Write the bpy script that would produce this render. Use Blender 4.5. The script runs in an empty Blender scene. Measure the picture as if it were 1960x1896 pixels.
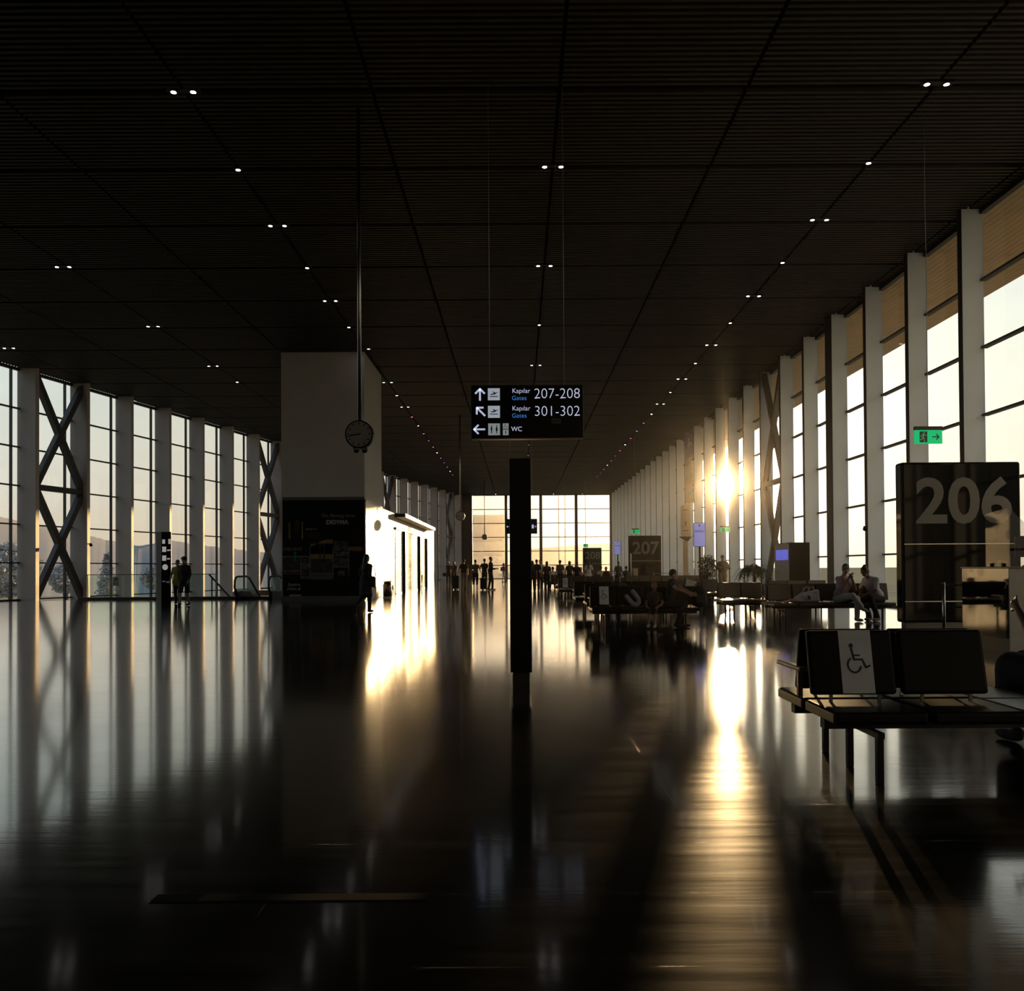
import bpy, bmesh, math, random
from mathutils import Vector, Matrix, Euler
random.seed(7)
C = bpy.context.scene.collection
S = bpy.context.scene
R = math.radians
PI = math.pi

# ------------------------------------------------------------------ camera
F = 1600.0                                  # focal length in pixels of the 1960x1896 frame
PCX, PCY = 992.0, 1067.5                    # principal point (lens is shifted)
CAMZ = 1.27
CROT = Matrix.Rotation(R(90.7), 3, 'X') @ Matrix.Rotation(R(-0.35), 3, 'Z')
cam_d = bpy.data.cameras.new('camera')
cam = bpy.data.objects.new('camera', cam_d); C.objects.link(cam)
cam_d.sensor_fit = 'HORIZONTAL'; cam_d.sensor_width = 36.0
cam_d.lens = 36.0 * F / 1960.0
cam_d.shift_x = (980.0 - PCX) / 1960.0
cam_d.shift_y = (PCY - 948.0) / 1960.0
cam_d.clip_end = 6000
cam.matrix_world = Matrix.Translation((0, 0, CAMZ)) @ CROT.to_4x4()
S.camera = cam

def ray(px, py):
    v = CROT @ Vector(((px - PCX) / F, (PCY - py) / F, -1.0))
    return v / v.y
def at(px, py, d):
    """the real place that a pixel of the photograph shows at depth d (metres ahead)"""
    v = ray(px, py) * d
    return Vector((v.x, d, CAMZ + v.z))
def ground(px, py):
    v = ray(px, py)
    return v * (CAMZ / -v.z) + Vector((0, 0, CAMZ))

# ------------------------------------------------------------------ colour management, world, sun
S.view_settings.view_transform = 'Standard'
S.view_settings.look = 'None'
S.view_settings.gamma = 1.0
S.view_settings.use_curve_mapping = False
S.view_settings.exposure = 0.0
cy = S.cycles
cy.use_denoising = True
cy.max_bounces = 10; cy.diffuse_bounces = 4; cy.glossy_bounces = 5
cy.transmission_bounces = 6; cy.transparent_max_bounces = 24
cy.sample_clamp_indirect = 0.0
cy.caustics_reflective = False; cy.caustics_refractive = False

SUN = ray(1393, 927).normalized()           # direction to the sun
w = bpy.data.worlds.new('evening_sky'); S.world = w; w.use_nodes = True
nt = w.node_tree; nt.nodes.clear()
def N(t, typ, **kw):
    n = t.nodes.new(typ)
    for k, v in kw.items(): setattr(n, k, v)
    return n
def M_(t, op, a, b=None, clamp=False):
    n = t.nodes.new('ShaderNodeMath'); n.operation = op; n.use_clamp = clamp
    for i, v in enumerate((a, b)):
        if v is None: continue
        if isinstance(v, (int, float)): n.inputs[i].default_value = v
        else: t.links.new(v, n.inputs[i])
    return n.outputs[0]
tc = N(nt, 'ShaderNodeTexCoord')
sep = N(nt, 'ShaderNodeSeparateXYZ'); nt.links.new(tc.outputs['Generated'], sep.inputs[0])
ramp = N(nt, 'ShaderNodeValToRGB')
els = ramp.color_ramp.elements
els[0].position = 0.0; els[0].color = (.50, .42, .33, 1)
els[1].position = 1.0; els[1].color = (.30, .40, .55, 1)
for p, c in ((.47, (.60, .50, .40)), (.505, (.86, .68, .48)), (.54, (.88, .80, .66)), (.60, (.86, .90, .82)), (.70, (.74, .83, .86))):
    e = els.new(p); e.color = (*c, 1)
nt.links.new(M_(nt, 'MULTIPLY_ADD', sep.outputs[2], .5), ramp.inputs[0])
ramp.inputs[0].links[0].from_node.inputs[2].default_value = .5
dot = N(nt, 'ShaderNodeVectorMath', operation='DOT_PRODUCT')
nt.links.new(tc.outputs['Generated'], dot.inputs[0]); dot.inputs[1].default_value = SUN
ang = M_(nt, 'MULTIPLY', M_(nt, 'ARCCOSINE', M_(nt, 'MINIMUM', dot.outputs['Value'], .999999)), 180 / PI)
wide = M_(nt, 'MULTIPLY', M_(nt, 'POWER', 2.71828, M_(nt, 'MULTIPLY', ang, -1 / 8.0)), 3.2)
tight = M_(nt, 'MULTIPLY', M_(nt, 'POWER', 2.71828, M_(nt, 'MULTIPLY', ang, -1 / 1.2)), 60.0)
gcol = N(nt, 'ShaderNodeVectorMath', operation='SCALE'); gcol.inputs[0].default_value = (1.0, .84, .60)
nt.links.new(M_(nt, 'ADD', wide, tight), gcol.inputs['Scale'])
# soft cloud streaks
cn = N(nt, 'ShaderNodeTexNoise'); cn.inputs['Scale'].default_value = 5.0; cn.inputs['Detail'].default_value = 4
cm = N(nt, 'ShaderNodeMapping'); cm.inputs['Scale'].default_value = (1, 1, 3.5)
nt.links.new(tc.outputs['Generated'], cm.inputs[0]); nt.links.new(cm.outputs[0], cn.inputs[0])
cfac = M_(nt, 'MULTIPLY_ADD', cn.outputs['Fac'], .24); cfac.node.inputs[2].default_value = .88
# the sky away from the sun is dimmer
away = M_(nt, 'MULTIPLY_ADD', M_(nt, 'MAXIMUM', dot.outputs['Value'], -1.0), .28); away.node.inputs[2].default_value = .70
# cooler sky away from the sunset, warmer on the sunset side
td = N(nt, 'ShaderNodeVectorMath', operation='DOT_PRODUCT'); nt.links.new(tc.outputs['Generated'], td.inputs[0]); td.inputs[1].default_value = (.87, .5, 0)
tf = M_(nt, 'MULTIPLY_ADD', td.outputs['Value'], 1.0, True); tf.node.inputs[2].default_value = .86
tm = N(nt, 'ShaderNodeMixRGB'); nt.links.new(tf, tm.inputs[0]); tm.inputs[1].default_value = (1.35, 1.60, 1.95, 1); tm.inputs[2].default_value = (1.09, 1.06, 1.02, 1)
tv = N(nt, 'ShaderNodeVectorMath', operation='MULTIPLY'); nt.links.new(ramp.outputs[0], tv.inputs[0]); nt.links.new(tm.outputs[0], tv.inputs[1])
sc = N(nt, 'ShaderNodeVectorMath', operation='SCALE'); nt.links.new(tv.outputs[0], sc.inputs[0])
nt.links.new(M_(nt, 'MULTIPLY', cfac, away), sc.inputs['Scale'])
add = N(nt, 'ShaderNodeVectorMath', operation='ADD'); nt.links.new(sc.outputs[0], add.inputs[0]); nt.links.new(gcol.outputs[0], add.inputs[1])
bg = N(nt, 'ShaderNodeBackground'); nt.links.new(add.outputs[0], bg.inputs[0]); bg.inputs[1].default_value = 1.0
out = N(nt, 'ShaderNodeOutputWorld'); nt.links.new(bg.outputs[0], out.inputs[0])

sl = bpy.data.lights.new('sun', 'SUN'); sl.energy = 17.0; sl.color = (1.0, .63, .29); sl.angle = R(.6)
so = bpy.data.objects.new('sun', sl); C.objects.link(so); so.location = SUN * 200
so.rotation_euler = (-SUN).to_track_quat('-Z', 'Y').to_euler()

# ------------------------------------------------------------------ materials
_M = {}
def mat(name, col, rough=.6, metal=0.0, emit=0.0, ecol=None, spec=.5, noise=.12, nscale=6.0, coat=0.0, aniso=0.0):
    if name in _M: return _M[name]
    m = bpy.data.materials.new(name); m.use_nodes = True
    t = m.node_tree; b = t.nodes['Principled BSDF']
    b.inputs['Base Color'].default_value = (*col, 1)
    b.inputs['Roughness'].default_value = rough; b.inputs['Metallic'].default_value = metal
    b.inputs['Specular IOR Level'].default_value = spec
    b.inputs['Coat Weight'].default_value = coat
    if emit:
        b.inputs['Emission Color'].default_value = (*(ecol or col), 1); b.inputs['Emission Strength'].default_value = emit
    elif noise:
        o = t.nodes.new('ShaderNodeTexCoord')
        n = t.nodes.new('ShaderNodeTexNoise'); n.inputs['Scale'].default_value = nscale; n.inputs['Detail'].default_value = 4
        t.links.new(o.outputs['Object'], n.inputs[0])
        x = t.nodes.new('ShaderNodeMixRGB'); x.blend_type = 'MULTIPLY'; x.inputs[0].default_value = 1
        x.inputs[1].default_value = (*col, 1)
        r = t.nodes.new('ShaderNodeValToRGB')
        r.color_ramp.elements[0].color = (1 - noise * 1.4,) * 3 + (1,); r.color_ramp.elements[1].color = (1, 1, 1, 1)
        r.color_ramp.elements[0].position = .3; r.color_ramp.elements[1].position = .7
        t.links.new(n.outputs['Fac'], r.inputs[0]); t.links.new(r.outputs[0], x.inputs[2])
        t.links.new(x.outputs[0], b.inputs['Base Color'])
    _M[name] = m
    return m

def glass_mat(name, tint=(.965, .98, .975)):
    m = bpy.data.materials.new(name); m.use_nodes = True
    t = m.node_tree; t.nodes.clear()
    tr = t.nodes.new('ShaderNodeBsdfTransparent'); tr.inputs[0].default_value = (*tint, 1)
    gl = t.nodes.new('ShaderNodeBsdfGlossy'); gl.inputs['Roughness'].default_value = 0.0
    lw = t.nodes.new('ShaderNodeLayerWeight'); lw.inputs[0].default_value = .5      # same from both sides of the pane
    pw = t.nodes.new('ShaderNodeMath'); pw.operation = 'POWER'; pw.inputs[1].default_value = 5; t.links.new(lw.outputs['Facing'], pw.inputs[0])
    fr = t.nodes.new('ShaderNodeMath'); fr.operation = 'MULTIPLY_ADD'; fr.inputs[1].default_value = .6; fr.inputs[2].default_value = .03
    t.links.new(pw.outputs[0], fr.inputs[0])
    # faint grime so that the pane is not perfectly even
    n = t.nodes.new('ShaderNodeTexNoise'); n.inputs['Scale'].default_value = .8
    o = t.nodes.new('ShaderNodeTexCoord'); t.links.new(o.outputs['Object'], n.inputs[0])
    mp = t.nodes.new('ShaderNodeMath'); mp.operation = 'MULTIPLY_ADD'; mp.inputs[1].default_value = .1; mp.inputs[2].default_value = .95
    t.links.new(n.outputs['Fac'], mp.inputs[0])
    mu = t.nodes.new('ShaderNodeMath'); mu.operation = 'MULTIPLY'; t.links.new(fr.outputs[0], mu.inputs[0]); t.links.new(mp.outputs[0], mu.inputs[1])
    mx = t.nodes.new('ShaderNodeMixShader')
    t.links.new(mu.outputs[0], mx.inputs[0]); t.links.new(tr.outputs[0], mx.inputs[1]); t.links.new(gl.outputs[0], mx.inputs[2])
    ou = t.nodes.new('ShaderNodeOutputMaterial'); t.links.new(mx.outputs[0], ou.inputs[0])
    return m

def floor_mat():
    m = bpy.data.materials.new('polished_stone_floor'); m.use_nodes = True
    t = m.node_tree; b = t.nodes['Principled BSDF']
    g = t.nodes.new('ShaderNodeNewGeometry')
    br = t.nodes.new('ShaderNodeTexBrick')
    br.inputs['Scale'].default_value = 1.0; br.inputs['Brick Width'].default_value = 1.2; br.inputs['Row Height'].default_value = .6
    br.inputs['Mortar Size'].default_value = .0022; br.inputs['Mortar Smooth'].default_value = 0.0
    br.inputs['Color1'].default_value = (.85, .85, .85, 1); br.inputs['Color2'].default_value = (1, 1, 1, 1); br.inputs['Mortar'].default_value = (.25, .25, .25, 1)
    mp0 = t.nodes.new('ShaderNodeMapping'); mp0.inputs['Location'].default_value = (.37, .92, 0)
    t.links.new(g.outputs['Position'], mp0.inputs[0]); t.links.new(mp0.outputs[0], br.inputs[0])
    # veins running across the hall
    mp = t.nodes.new('ShaderNodeMapping'); mp.inputs['Scale'].default_value = (.55, 9.0, 1)
    t.links.new(g.outputs['Position'], mp.inputs[0])
    n = t.nodes.new('ShaderNodeTexNoise'); n.inputs['Scale'].default_value = 1.0; n.inputs['Detail'].default_value = 6; n.inputs['Roughness'].default_value = .62
    t.links.new(mp.outputs[0], n.inputs[0])
    mpf = t.nodes.new('ShaderNodeMapping'); mpf.inputs['Scale'].default_value = (5, 60.0, 1)
    t.links.new(g.outputs['Position'], mpf.inputs[0])
    nf = t.nodes.new('ShaderNodeTexNoise'); nf.inputs['Scale'].default_value = 1.0; nf.inputs['Detail'].default_value = 4
    t.links.new(mpf.outputs[0], nf.inputs[0])
    r = t.nodes.new('ShaderNodeValToRGB')
    r.color_ramp.elements[0].position = .3; r.color_ramp.elements[0].color = FLOOR_C0
    r.color_ramp.elements[1].position = .75; r.color_ramp.elements[1].color = FLOOR_C1
    t.links.new(n.outputs['Fac'], r.inputs[0])
    x = t.nodes.new('ShaderNodeMixRGB'); x.blend_type = 'MULTIPLY'; x.inputs[0].default_value = 1
    t.links.new(r.outputs[0], x.inputs[1]); t.links.new(br.outputs['Color'], x.inputs[2]); t.links.new(x.outputs[0], b.inputs['Base Color'])
    # worn polish: roughness varies
    rr = t.nodes.new('ShaderNodeMapRange'); rr.inputs['From Min'].default_value = .3; rr.inputs['From Max'].default_value = .7
    rr.inputs['To Min'].default_value = FLOOR_R0; rr.inputs['To Max'].default_value = FLOOR_R1
    t.links.new(n.outputs['Fac'], rr.inputs['Value']); t.links.new(rr.outputs[0], b.inputs['Roughness'])
    # joints and a slight waviness
    ad = t.nodes.new('ShaderNodeMath'); ad.operation = 'MULTIPLY_ADD'; ad.inputs[1].default_value = .35
    t.links.new(nf.outputs['Fac'], ad.inputs[0]); t.links.new(n.outputs['Fac'], ad.inputs[2])
    ad2 = t.nodes.new('ShaderNodeMath'); ad2.operation = 'MULTIPLY_ADD'; ad2.inputs[1].default_value = -2.5
    t.links.new(br.outputs['Fac'], ad2.inputs[0]); t.links.new(ad.outputs[0], ad2.inputs[2])
    bu = t.nodes.new('ShaderNodeBump'); bu.inputs['Strength'].default_value = FLOOR_B; bu.inputs['Distance'].default_value = .002
    t.links.new(ad2.outputs[0], bu.inputs['Height']); t.links.new(bu.outputs[0], b.inputs['Normal'])
    bu2 = t.nodes.new('ShaderNodeBump'); bu2.inputs['Strength'].default_value = .2; bu2.inputs['Distance'].default_value = .002; t.links.new(ad2.outputs[0], bu2.inputs['Height'])
    b.inputs['IOR'].default_value = 1.22
    b.inputs['Coat Weight'].default_value = .9; b.inputs['Coat Roughness'].default_value = .078; b.inputs['Coat IOR'].default_value = 1.5
    t.links.new(bu2.outputs[0], b.inputs['Coat Normal'])
    return m
FLOOR_C0 = (.005, .0045, .004, 1); FLOOR_C1 = (.016, .0145, .013, 1)
FLOOR_R0, FLOOR_R1, FLOOR_B = .13, .20, .22

WHITE = mat('white_plaster', (.56, .54, .53), .75, noise=.05, nscale=1.5)
FIN = mat('fin_plaster_cool_light', (.79, .88, 1.0), .7, noise=.05, nscale=1.2)  # cool window light put into the colour of the right fins
FINL = mat('fin_plaster_warm_light', (.64, .57, .52), .7, noise=.05, nscale=1.2)  # same fin paint on the left, warm light put into the colour
DARKFRAME = mat('dark_window_frame', (.035, .030, .027), .45, .3)
BRACE = mat('painted_steel_brace', (.09, .085, .085), .5, spec=.3)
CEIL = mat('ceiling_slats', (.036, .031, .026), .6, noise=.2, nscale=3)
PLENUM = mat('ceiling_void', (.010, .009, .009), .9)
DARK = mat('dark_wall_paint', (.035, .033, .032), .7)
SOFFIT = mat('timber_soffit', (.72, .50, .30), .6, noise=.15, nscale=2)
GLASS = glass_mat('window_glass')
CLEAR = glass_mat('balustrade_glass', (.86, .93, .91))
FLOORM = floor_mat()

# ------------------------------------------------------------------ mesh building
class MB:
    """collects solid shapes of one part"""
    def __init__(s): s.bm = bmesh.new()
    def _add(s, verts, faces, mi=0):
        vs = [s.bm.verts.new(v) for v in verts]
        for f in faces:
            try: fc = s.bm.faces.new([vs[i] for i in f]); fc.material_index = mi
            except ValueError: pass
        return vs
    def box(s, x0, x1, y0, y1, z0, z1, mi=0, m=None):
        v = [Vector((x, y, z)) for z in (z0, z1) for y in (y0, y1) for x in (x0, x1)]
        if m: v = [m @ p for p in v]
        s._add(v, [(0, 2, 3, 1), (4, 5, 7, 6), (0, 1, 5, 4), (2, 6, 7, 3), (0, 4, 6, 2), (1, 3, 7, 5)], mi); return s
    def rbox(s, x0, x1, y0, y1, z0, z1, r=.02, seg=2, m=None, mi=0):
        b = bmesh.new(); bmesh.ops.create_cube(b, size=1)
        for v in b.verts: v.co = Vector(((x0 + x1) / 2 + v.co.x * (x1 - x0), (y0 + y1) / 2 + v.co.y * (y1 - y0), (z0 + z1) / 2 + v.co.z * (z1 - z0)))
        bmesh.ops.bevel(b, geom=b.edges[:], offset=r, segments=seg, affect='EDGES', profile=.5)
        s.merge(b, m, mi); return s
    def merge(s, b, m=None, mi=0):
        b.verts.ensure_lookup_table()
        for i, v in enumerate(b.verts): v.index = i
        s._add([(m @ v.co) if m else v.co.copy() for v in b.verts], [[v.index for v in f.verts] for f in b.faces], mi)
        b.free()
    def tube(s, pts, r, n=8, cap=True, mi=0, closed=False):
        pts = [Vector(p) for p in pts]; rs = r if isinstance(r, (list, tuple)) else [r] * len(pts)
        rings = []; up = Vector((0, 0, 1)); prev = None
        for i, p in enumerate(pts):
            if closed: d = (pts[(i + 1) % len(pts)] - pts[i - 1])
            else: d = (pts[min(i + 1, len(pts) - 1)] - pts[max(i - 1, 0)])
            d.normalize()
            if prev is None:
                a = d.cross(up) if abs(d.dot(up)) < .95 else d.cross(Vector((1, 0, 0)))
            else: a = prev - d * prev.dot(d)
            a.normalize(); prev = a; b = d.cross(a)
            rings.append([s.bm.verts.new(p + (a * math.cos(2 * PI * k / n) + b * math.sin(2 * PI * k / n)) * rs[i]) for k in range(n)])
        L = len(rings)
        for i in range(L if closed else L - 1):
            A, B = rings[i], rings[(i + 1) % L]
            for k in range(n):
                f = s.bm.faces.new((A[k], A[(k + 1) % n], B[(k + 1) % n], B[k])); f.material_index = mi; f.smooth = True
        if cap and not closed:
            s.bm.faces.new(rings[0][::-1]).material_index = mi; s.bm.faces.new(rings[-1]).material_index = mi
        return s
    def cyl(s, c, r, h, n=24, axis='Z', mi=0):
        c = Vector(c); a = {'X': Vector((1, 0, 0)), 'Y': Vector((0, 1, 0)), 'Z': Vector((0, 0, 1))}[axis]
        return s.tube([c - a * h / 2, c + a * h / 2], r, n, mi=mi)
    def bar(s, p, q, w, h, up=(0, 0, 1), mi=0):
        """square-section bar from p to q"""
        p, q = Vector(p), Vector(q); d = (q - p); L = d.length; d.normalize(); up = Vector(up)
        a = d.cross(up); a.normalize(); b = a.cross(d)
        m = Matrix((a, d, b)).transposed().to_4x4(); m.translation = p
        return s.box(-w / 2, w / 2, 0, L, -h / 2, h / 2, mi, m)
    def prism(s, poly, z0, z1, m=None, mi=0):
        """extruded outline (list of 2-D points)"""
        v = [Vector((x, y, z0)) for x, y in poly] + [Vector((x, y, z1)) for x, y in poly]
        if m: v = [m @ p for p in v]
        n = len(poly)
        s._add(v, [list(range(n))[::-1], list(range(n, 2 * n))] + [(i, (i + 1) % n, n + (i + 1) % n, n + i) for i in range(n)], mi); return s
    def lathe(s, prof, n=24, c=(0, 0, 0), mi=0):
        c = Vector(c); rings = []
        for r, z in prof:
            rings.append([s.bm.verts.new(c + Vector((r * math.cos(2 * PI * k / n), r * math.sin(2 * PI * k / n), z))) for k in range(n)])
        for A, B in zip(rings, rings[1:]):
            for k in range(n):
                f = s.bm.faces.new((A[k], A[(k + 1) % n], B[(k + 1) % n], B[k])); f.smooth = True; f.material_index = mi
        s.bm.faces.new(rings[0][::-1]).material_index = mi; s.bm.faces.new(rings[-1]).material_index = mi
        return s
    def ball(s, c, rx, ry=None, rz=None, u=16, v=10, m=None, mi=0):
        b = bmesh.new(); bmesh.ops.create_uvsphere(b, u_segments=u, v_segments=v, radius=1)
        for q in b.verts: q.co = Vector((c[0] + q.co.x * rx, c[1] + q.co.y * (ry or rx), c[2] + q.co.z * (rz or rx)))
        s.merge(b, m, mi); return s
    def build(s, name, material, parent=None, smooth=False, bevel=0, mw=None):
        bmesh.ops.recalc_face_normals(s.bm, faces=s.bm.faces[:])
        me = bpy.data.meshes.new(name); s.bm.to_mesh(me); s.bm.free()
        for mm in (material if isinstance(material, (list, tuple)) else [material]): me.materials.append(mm)
        if smooth:
            for p in me.polygons: p.use_smooth = True
        o = bpy.data.objects.new(name, me); C.objects.link(o)
        if parent: o.parent = parent
        if bevel:
            b = o.modifiers.new('edge', 'BEVEL'); b.width = bevel; b.segments = 2; b.limit_method = 'ANGLE'
        return o

def tag(o, label, cat, group=None, kind=None):
    o['label'] = label; o['category'] = cat
    if group: o['group'] = group
    if kind: o['kind'] = kind
    return o
def thing(name, label, cat, loc=(0, 0, 0), rz=0.0, group=None):
    o = bpy.data.objects.new(name, None); C.objects.link(o); o.empty_display_size = .2
    o.location = loc; o.rotation_euler = (0, 0, rz)
    return tag(o, label, cat, group)
def struct(o):
    o['kind'] = 'structure'; return o
def xform(loc=(0, 0, 0), rx=0, ry=0, rz=0):
    return Matrix.Translation(loc) @ Euler((rx, ry, rz)).to_matrix().to_4x4()

def text_mesh(name, body, size, material, parent=None, loc=(0, 0, 0), rot=(PI / 2, 0, 0), depth=.004, bold=0.0, align='CENTER', xs=1.0, shear=0.0):
    cu = bpy.data.curves.new('lettering', 'FONT'); cu.body = body; cu.size = size; cu.extrude = depth; cu.offset = bold
    cu.align_x = align; cu.align_y = 'CENTER'; cu.shear = shear; cu.resolution_u = 4
    t = bpy.data.objects.new('lettering_curve', cu); C.objects.link(t)
    dg = bpy.context.evaluated_depsgraph_get(); dg.update()
    me = bpy.data.meshes.new_from_object(t.evaluated_get(dg)); me.name = name
    bpy.data.objects.remove(t); bpy.data.curves.remove(cu)
    me.materials.clear(); me.materials.append(material)
    me.transform(Matrix.Diagonal((xs, 1, 1, 1)))
    o = bpy.data.objects.new(name, me); C.objects.link(o); o.location = loc; o.rotation_euler = rot
    if parent: o.parent = parent
    return o

# ------------------------------------------------------------------ the hall
H = CAMZ + 8.8                               # ceiling height
YB, YE = -15.0, 100.0                        # back and far end
XR = 11.0                                    # tips of the fins on the right
PR = .53                                     # their depth
XG = XR + PR                                 # right glazing
def wl(k):                                   # fin tips on the slanting left wall
    return Vector((-20.863 + .6715 * k, 36.4 + 3.0223 * k, 0))
UL = Vector((.6715, 3.0223, 0)).normalized()
NL = Vector((UL.y, -UL.x, 0))                # into the hall
PL = .68
def lx(y):                                   # x of the left glazing at depth y
    p = wl((y - 36.4) / 3.0223) - NL * PL
    p2 = wl((y - p.y + y - 36.4) / 3.0223) - NL * PL
    return p2.x
ROWS = [H - .09 - 1.67 * i for i in range(1, 6)]    # transom heights

fl = MB()
VX, VY0, VY1 = -10.3, 36.2, 52.0              # stair void by the left wall
poly = [(XG + .15, YB), (XG + .15, YE + .2), (lx(YE), YE + .2), (lx(VY1), VY1), (VX, VY1), (VX, VY0), (lx(VY0) , VY0), (lx(YB), YB)]
fl.prism(poly, -.35, 0)
struct(fl.build('floor', FLOORM))
lf = MB(); lf.box(-24, VX + .5, VY0 - 6, VY1 + 4, -5.4, -5.2)
struct(lf.build('floor_lower', mat('lower_floor_stone', (.12, .12, .12), .4)))

# ceiling: crosswise slats in bays with dark seams
cb = MB()
sx = [.81 + 3.45 * i for i in range(-10, 4)]
y = YB + .1; 
while y < YE:
    ph = (y - 15.25) % 3.0
    if .07 < ph < 2.93:
        xl = lx(y) + .1
        for i in range(-10, 4):
            a, b = .81 + 3.45 * i + .035, .81 + 3.45 * (i + 1) - .035
            a = max(a, xl); b = min(b, XG - .05)
            if b - a > .1: cb.box(a, b, y, y + .07, H, H + .09)
    y += .15
cb2 = MB(); cb2.prism([(XG, YB), (XG, YE), (lx(YE), YE), (lx(YB), YB)], H + .16, H + .2)
ceil = struct(cb.build('ceiling', CEIL))
o = cb2.build('ceiling_void_panel', PLENUM, ceil)
rf = MB(); rf.prism([(XG + 4.0, YB - 1), (XG + 4.0, YE + 1), (lx(YE) - .4, YE + 1), (lx(YB) - .4, YB - 1)], H + .21, H + .9)
struct(rf.build('roof', mat('roof_deck', (.2, .2, .2), .8)))
sf = MB()
for i in range(20): sf.box(XG + .12 + i * .195, XG + .12 + i * .195 + .185, YB - 1, YE + 1, H + .1, H + .2)
struct(sf.build('ceiling_soffit', SOFFIT))
# back wall behind the camera
bw = MB(); bw.box(lx(YB) - .2, XG + .2, YB - .3, YB, 0, H + .2)
struct(bw.build('wall_back', DARK))

ti = [0]
def trim(mb, m, name='trim', **k):
    ti[0] += 1
    return struct(mb.build(f'{name}_{ti[0]}', m, **k))
wi = [0]
def window(o, u, n, width, z0, z1, rows, vs, pane=GLASS, fr=.055):
    """glazed bay: origin o, along u, inward n; rows are transom heights, vs mullion offsets"""
    wi[0] += 1
    m = Matrix((u, n, Vector((0, 0, 1)))).transposed().to_4x4(); m.translation = o
    f = MB()
    for z in rows: f.box(0, width, -.06, .09, z - fr / 2, z + fr / 2, m=m)
    for v in vs: f.box(v - .022, v + .022, -.06, .07, z0, z1, m=m)
    f.box(0, width, -.06, .09, z1 - .12, z1, m=m); f.box(0, width, -.06, .09, z0, z0 + .07, m=m)
    w_ = struct(f.build(f'window_{wi[0]}', DARKFRAME))
    p = MB(); p.box(0, width, -.012, .012, z0, z1, m=m)
    p.build('glass_pane', pane, w_)
    return w_

SR = 2.86
# right side: fins and glazed bays
wr = MB(); wr.box(XG, XG + .15, YB, 20.55 - 12 * SR, 0, H + .1); struct(wr.build('wall_right', DARK))
for k in range(-12, 29):
    d = 20.55 + SR * k
    t = .62 if k == 3 else .2
    if d > YE - .3: break
    f = MB(); f.box(XR, XG, d, d + t, 0, H + .1)
    f.box(XR - .012, XR, d + .0, d + t, 0, H + .1, mi=1)
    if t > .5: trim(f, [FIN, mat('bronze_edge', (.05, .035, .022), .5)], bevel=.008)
    else: trim(f, [FIN, mat('shaded_edge', (.035, .028, .022), .55)], bevel=.008)  # white inner edge painted dark to stand in for its shade
    if d + SR > YE: continue
    if d > -20: window(Vector((XG, d + t, 0)), Vector((0, 1, 0)), Vector((-1, 0, 0)), SR - t, 0, H, ROWS, [(SR - t) * .28])
# left side
for k in range(-17, 22):
    tip = wl(k)
    z0 = -5.2 if -1 <= k <= 6 else 0
    m = Matrix((UL, NL, Vector((0, 0, 1)))).transposed().to_4x4(); m.translation = tip - NL * PL
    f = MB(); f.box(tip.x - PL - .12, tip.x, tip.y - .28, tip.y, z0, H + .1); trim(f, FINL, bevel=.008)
    L = Vector((.6715, 3.0223, 0)).length
    rows = list(ROWS)
    if z0 < 0 and 0 <= k <= 5: rows = rows + [.04, -1.63, -3.3]
    if k >= -12: window(tip - NL * PL, UL, NL, L - .2, z0 if 0 <= k <= 5 else 0, H, rows, [L * .73])

wb = wl(-12) - NL * PL; wb0 = wl(-17.2) - NL * PL
wm = MB(); wm.prism([(wb.x, wb.y), (wb0.x, wb0.y), (wb0.x - .2, wb0.y), (wb.x - .2, wb.y)], 0, H + .1); struct(wm.build('wall_left', DARK))
# X braces
def brace(o, u, n, width, off, r, label, gr=None, full=True):
    t = thing('cross_brace', label, 'brace', (0, 0, 0), 0, gr)
    P = lambda a, z: o + u * a + n * off + Vector((0, 0, z))
    zm = 4.95; zt = H - .14
    d1 = MB(); d1.bar(P(0, .0), P(width, zm), r, r, n); d1.build('diagonal', BRACE, t, bevel=.01)
    d2 = MB(); d2.bar(P(width, 0), P(0, zm), r * .98, r * .98, n); d2.build('diagonal', BRACE, t, bevel=.01)
    d3 = MB(); d3.bar(P(0, zm), P(width, zt), r, r, n); d3.build('diagonal', BRACE, t, bevel=.01)
    d4 = MB(); d4.bar(P(width, zm), P(0, zt), r * .98, r * .98, n); d4.build('diagonal', BRACE, t, bevel=.01)
    h = MB(); h.bar(P(0, zm), P(width, zm), r * .9, r * .9, n); h.build('tie_bar', BRACE, t, bevel=.01)
    for a, z in ((.12, zm), (width - .12, zm)):
        c = P(a, z); pl = MB()
        pl.bar(c - Vector((0, 0, .3)), c + Vector((0, 0, .3)), .03, .42, u)
        pl.build('gusset_plate', BRACE, t, bevel=.005)
    return t
LW = Vector((.6715, 3.0223, 0)).length - .2
for k, lab in ((0, 'large dark steel X brace in the window bay nearest the photo left edge'), (6, 'dark steel X brace beside the escalator and the poster block'),
               (13, 'small steel X brace high above the closed shop canopy'), (19, 'distant thin steel X brace near the far glass wall')):
    brace(wl(k) - NL * PL, UL, NL, LW, .42, .27, lab)
brace(Vector((XG, 20.55 + SR * 5 + .2, 0)), Vector((0, 1, 0)), Vector((-1, 0, 0)), SR - .2, .36, .22, 'grey steel X brace between the white fins right of the low sun')

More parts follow.
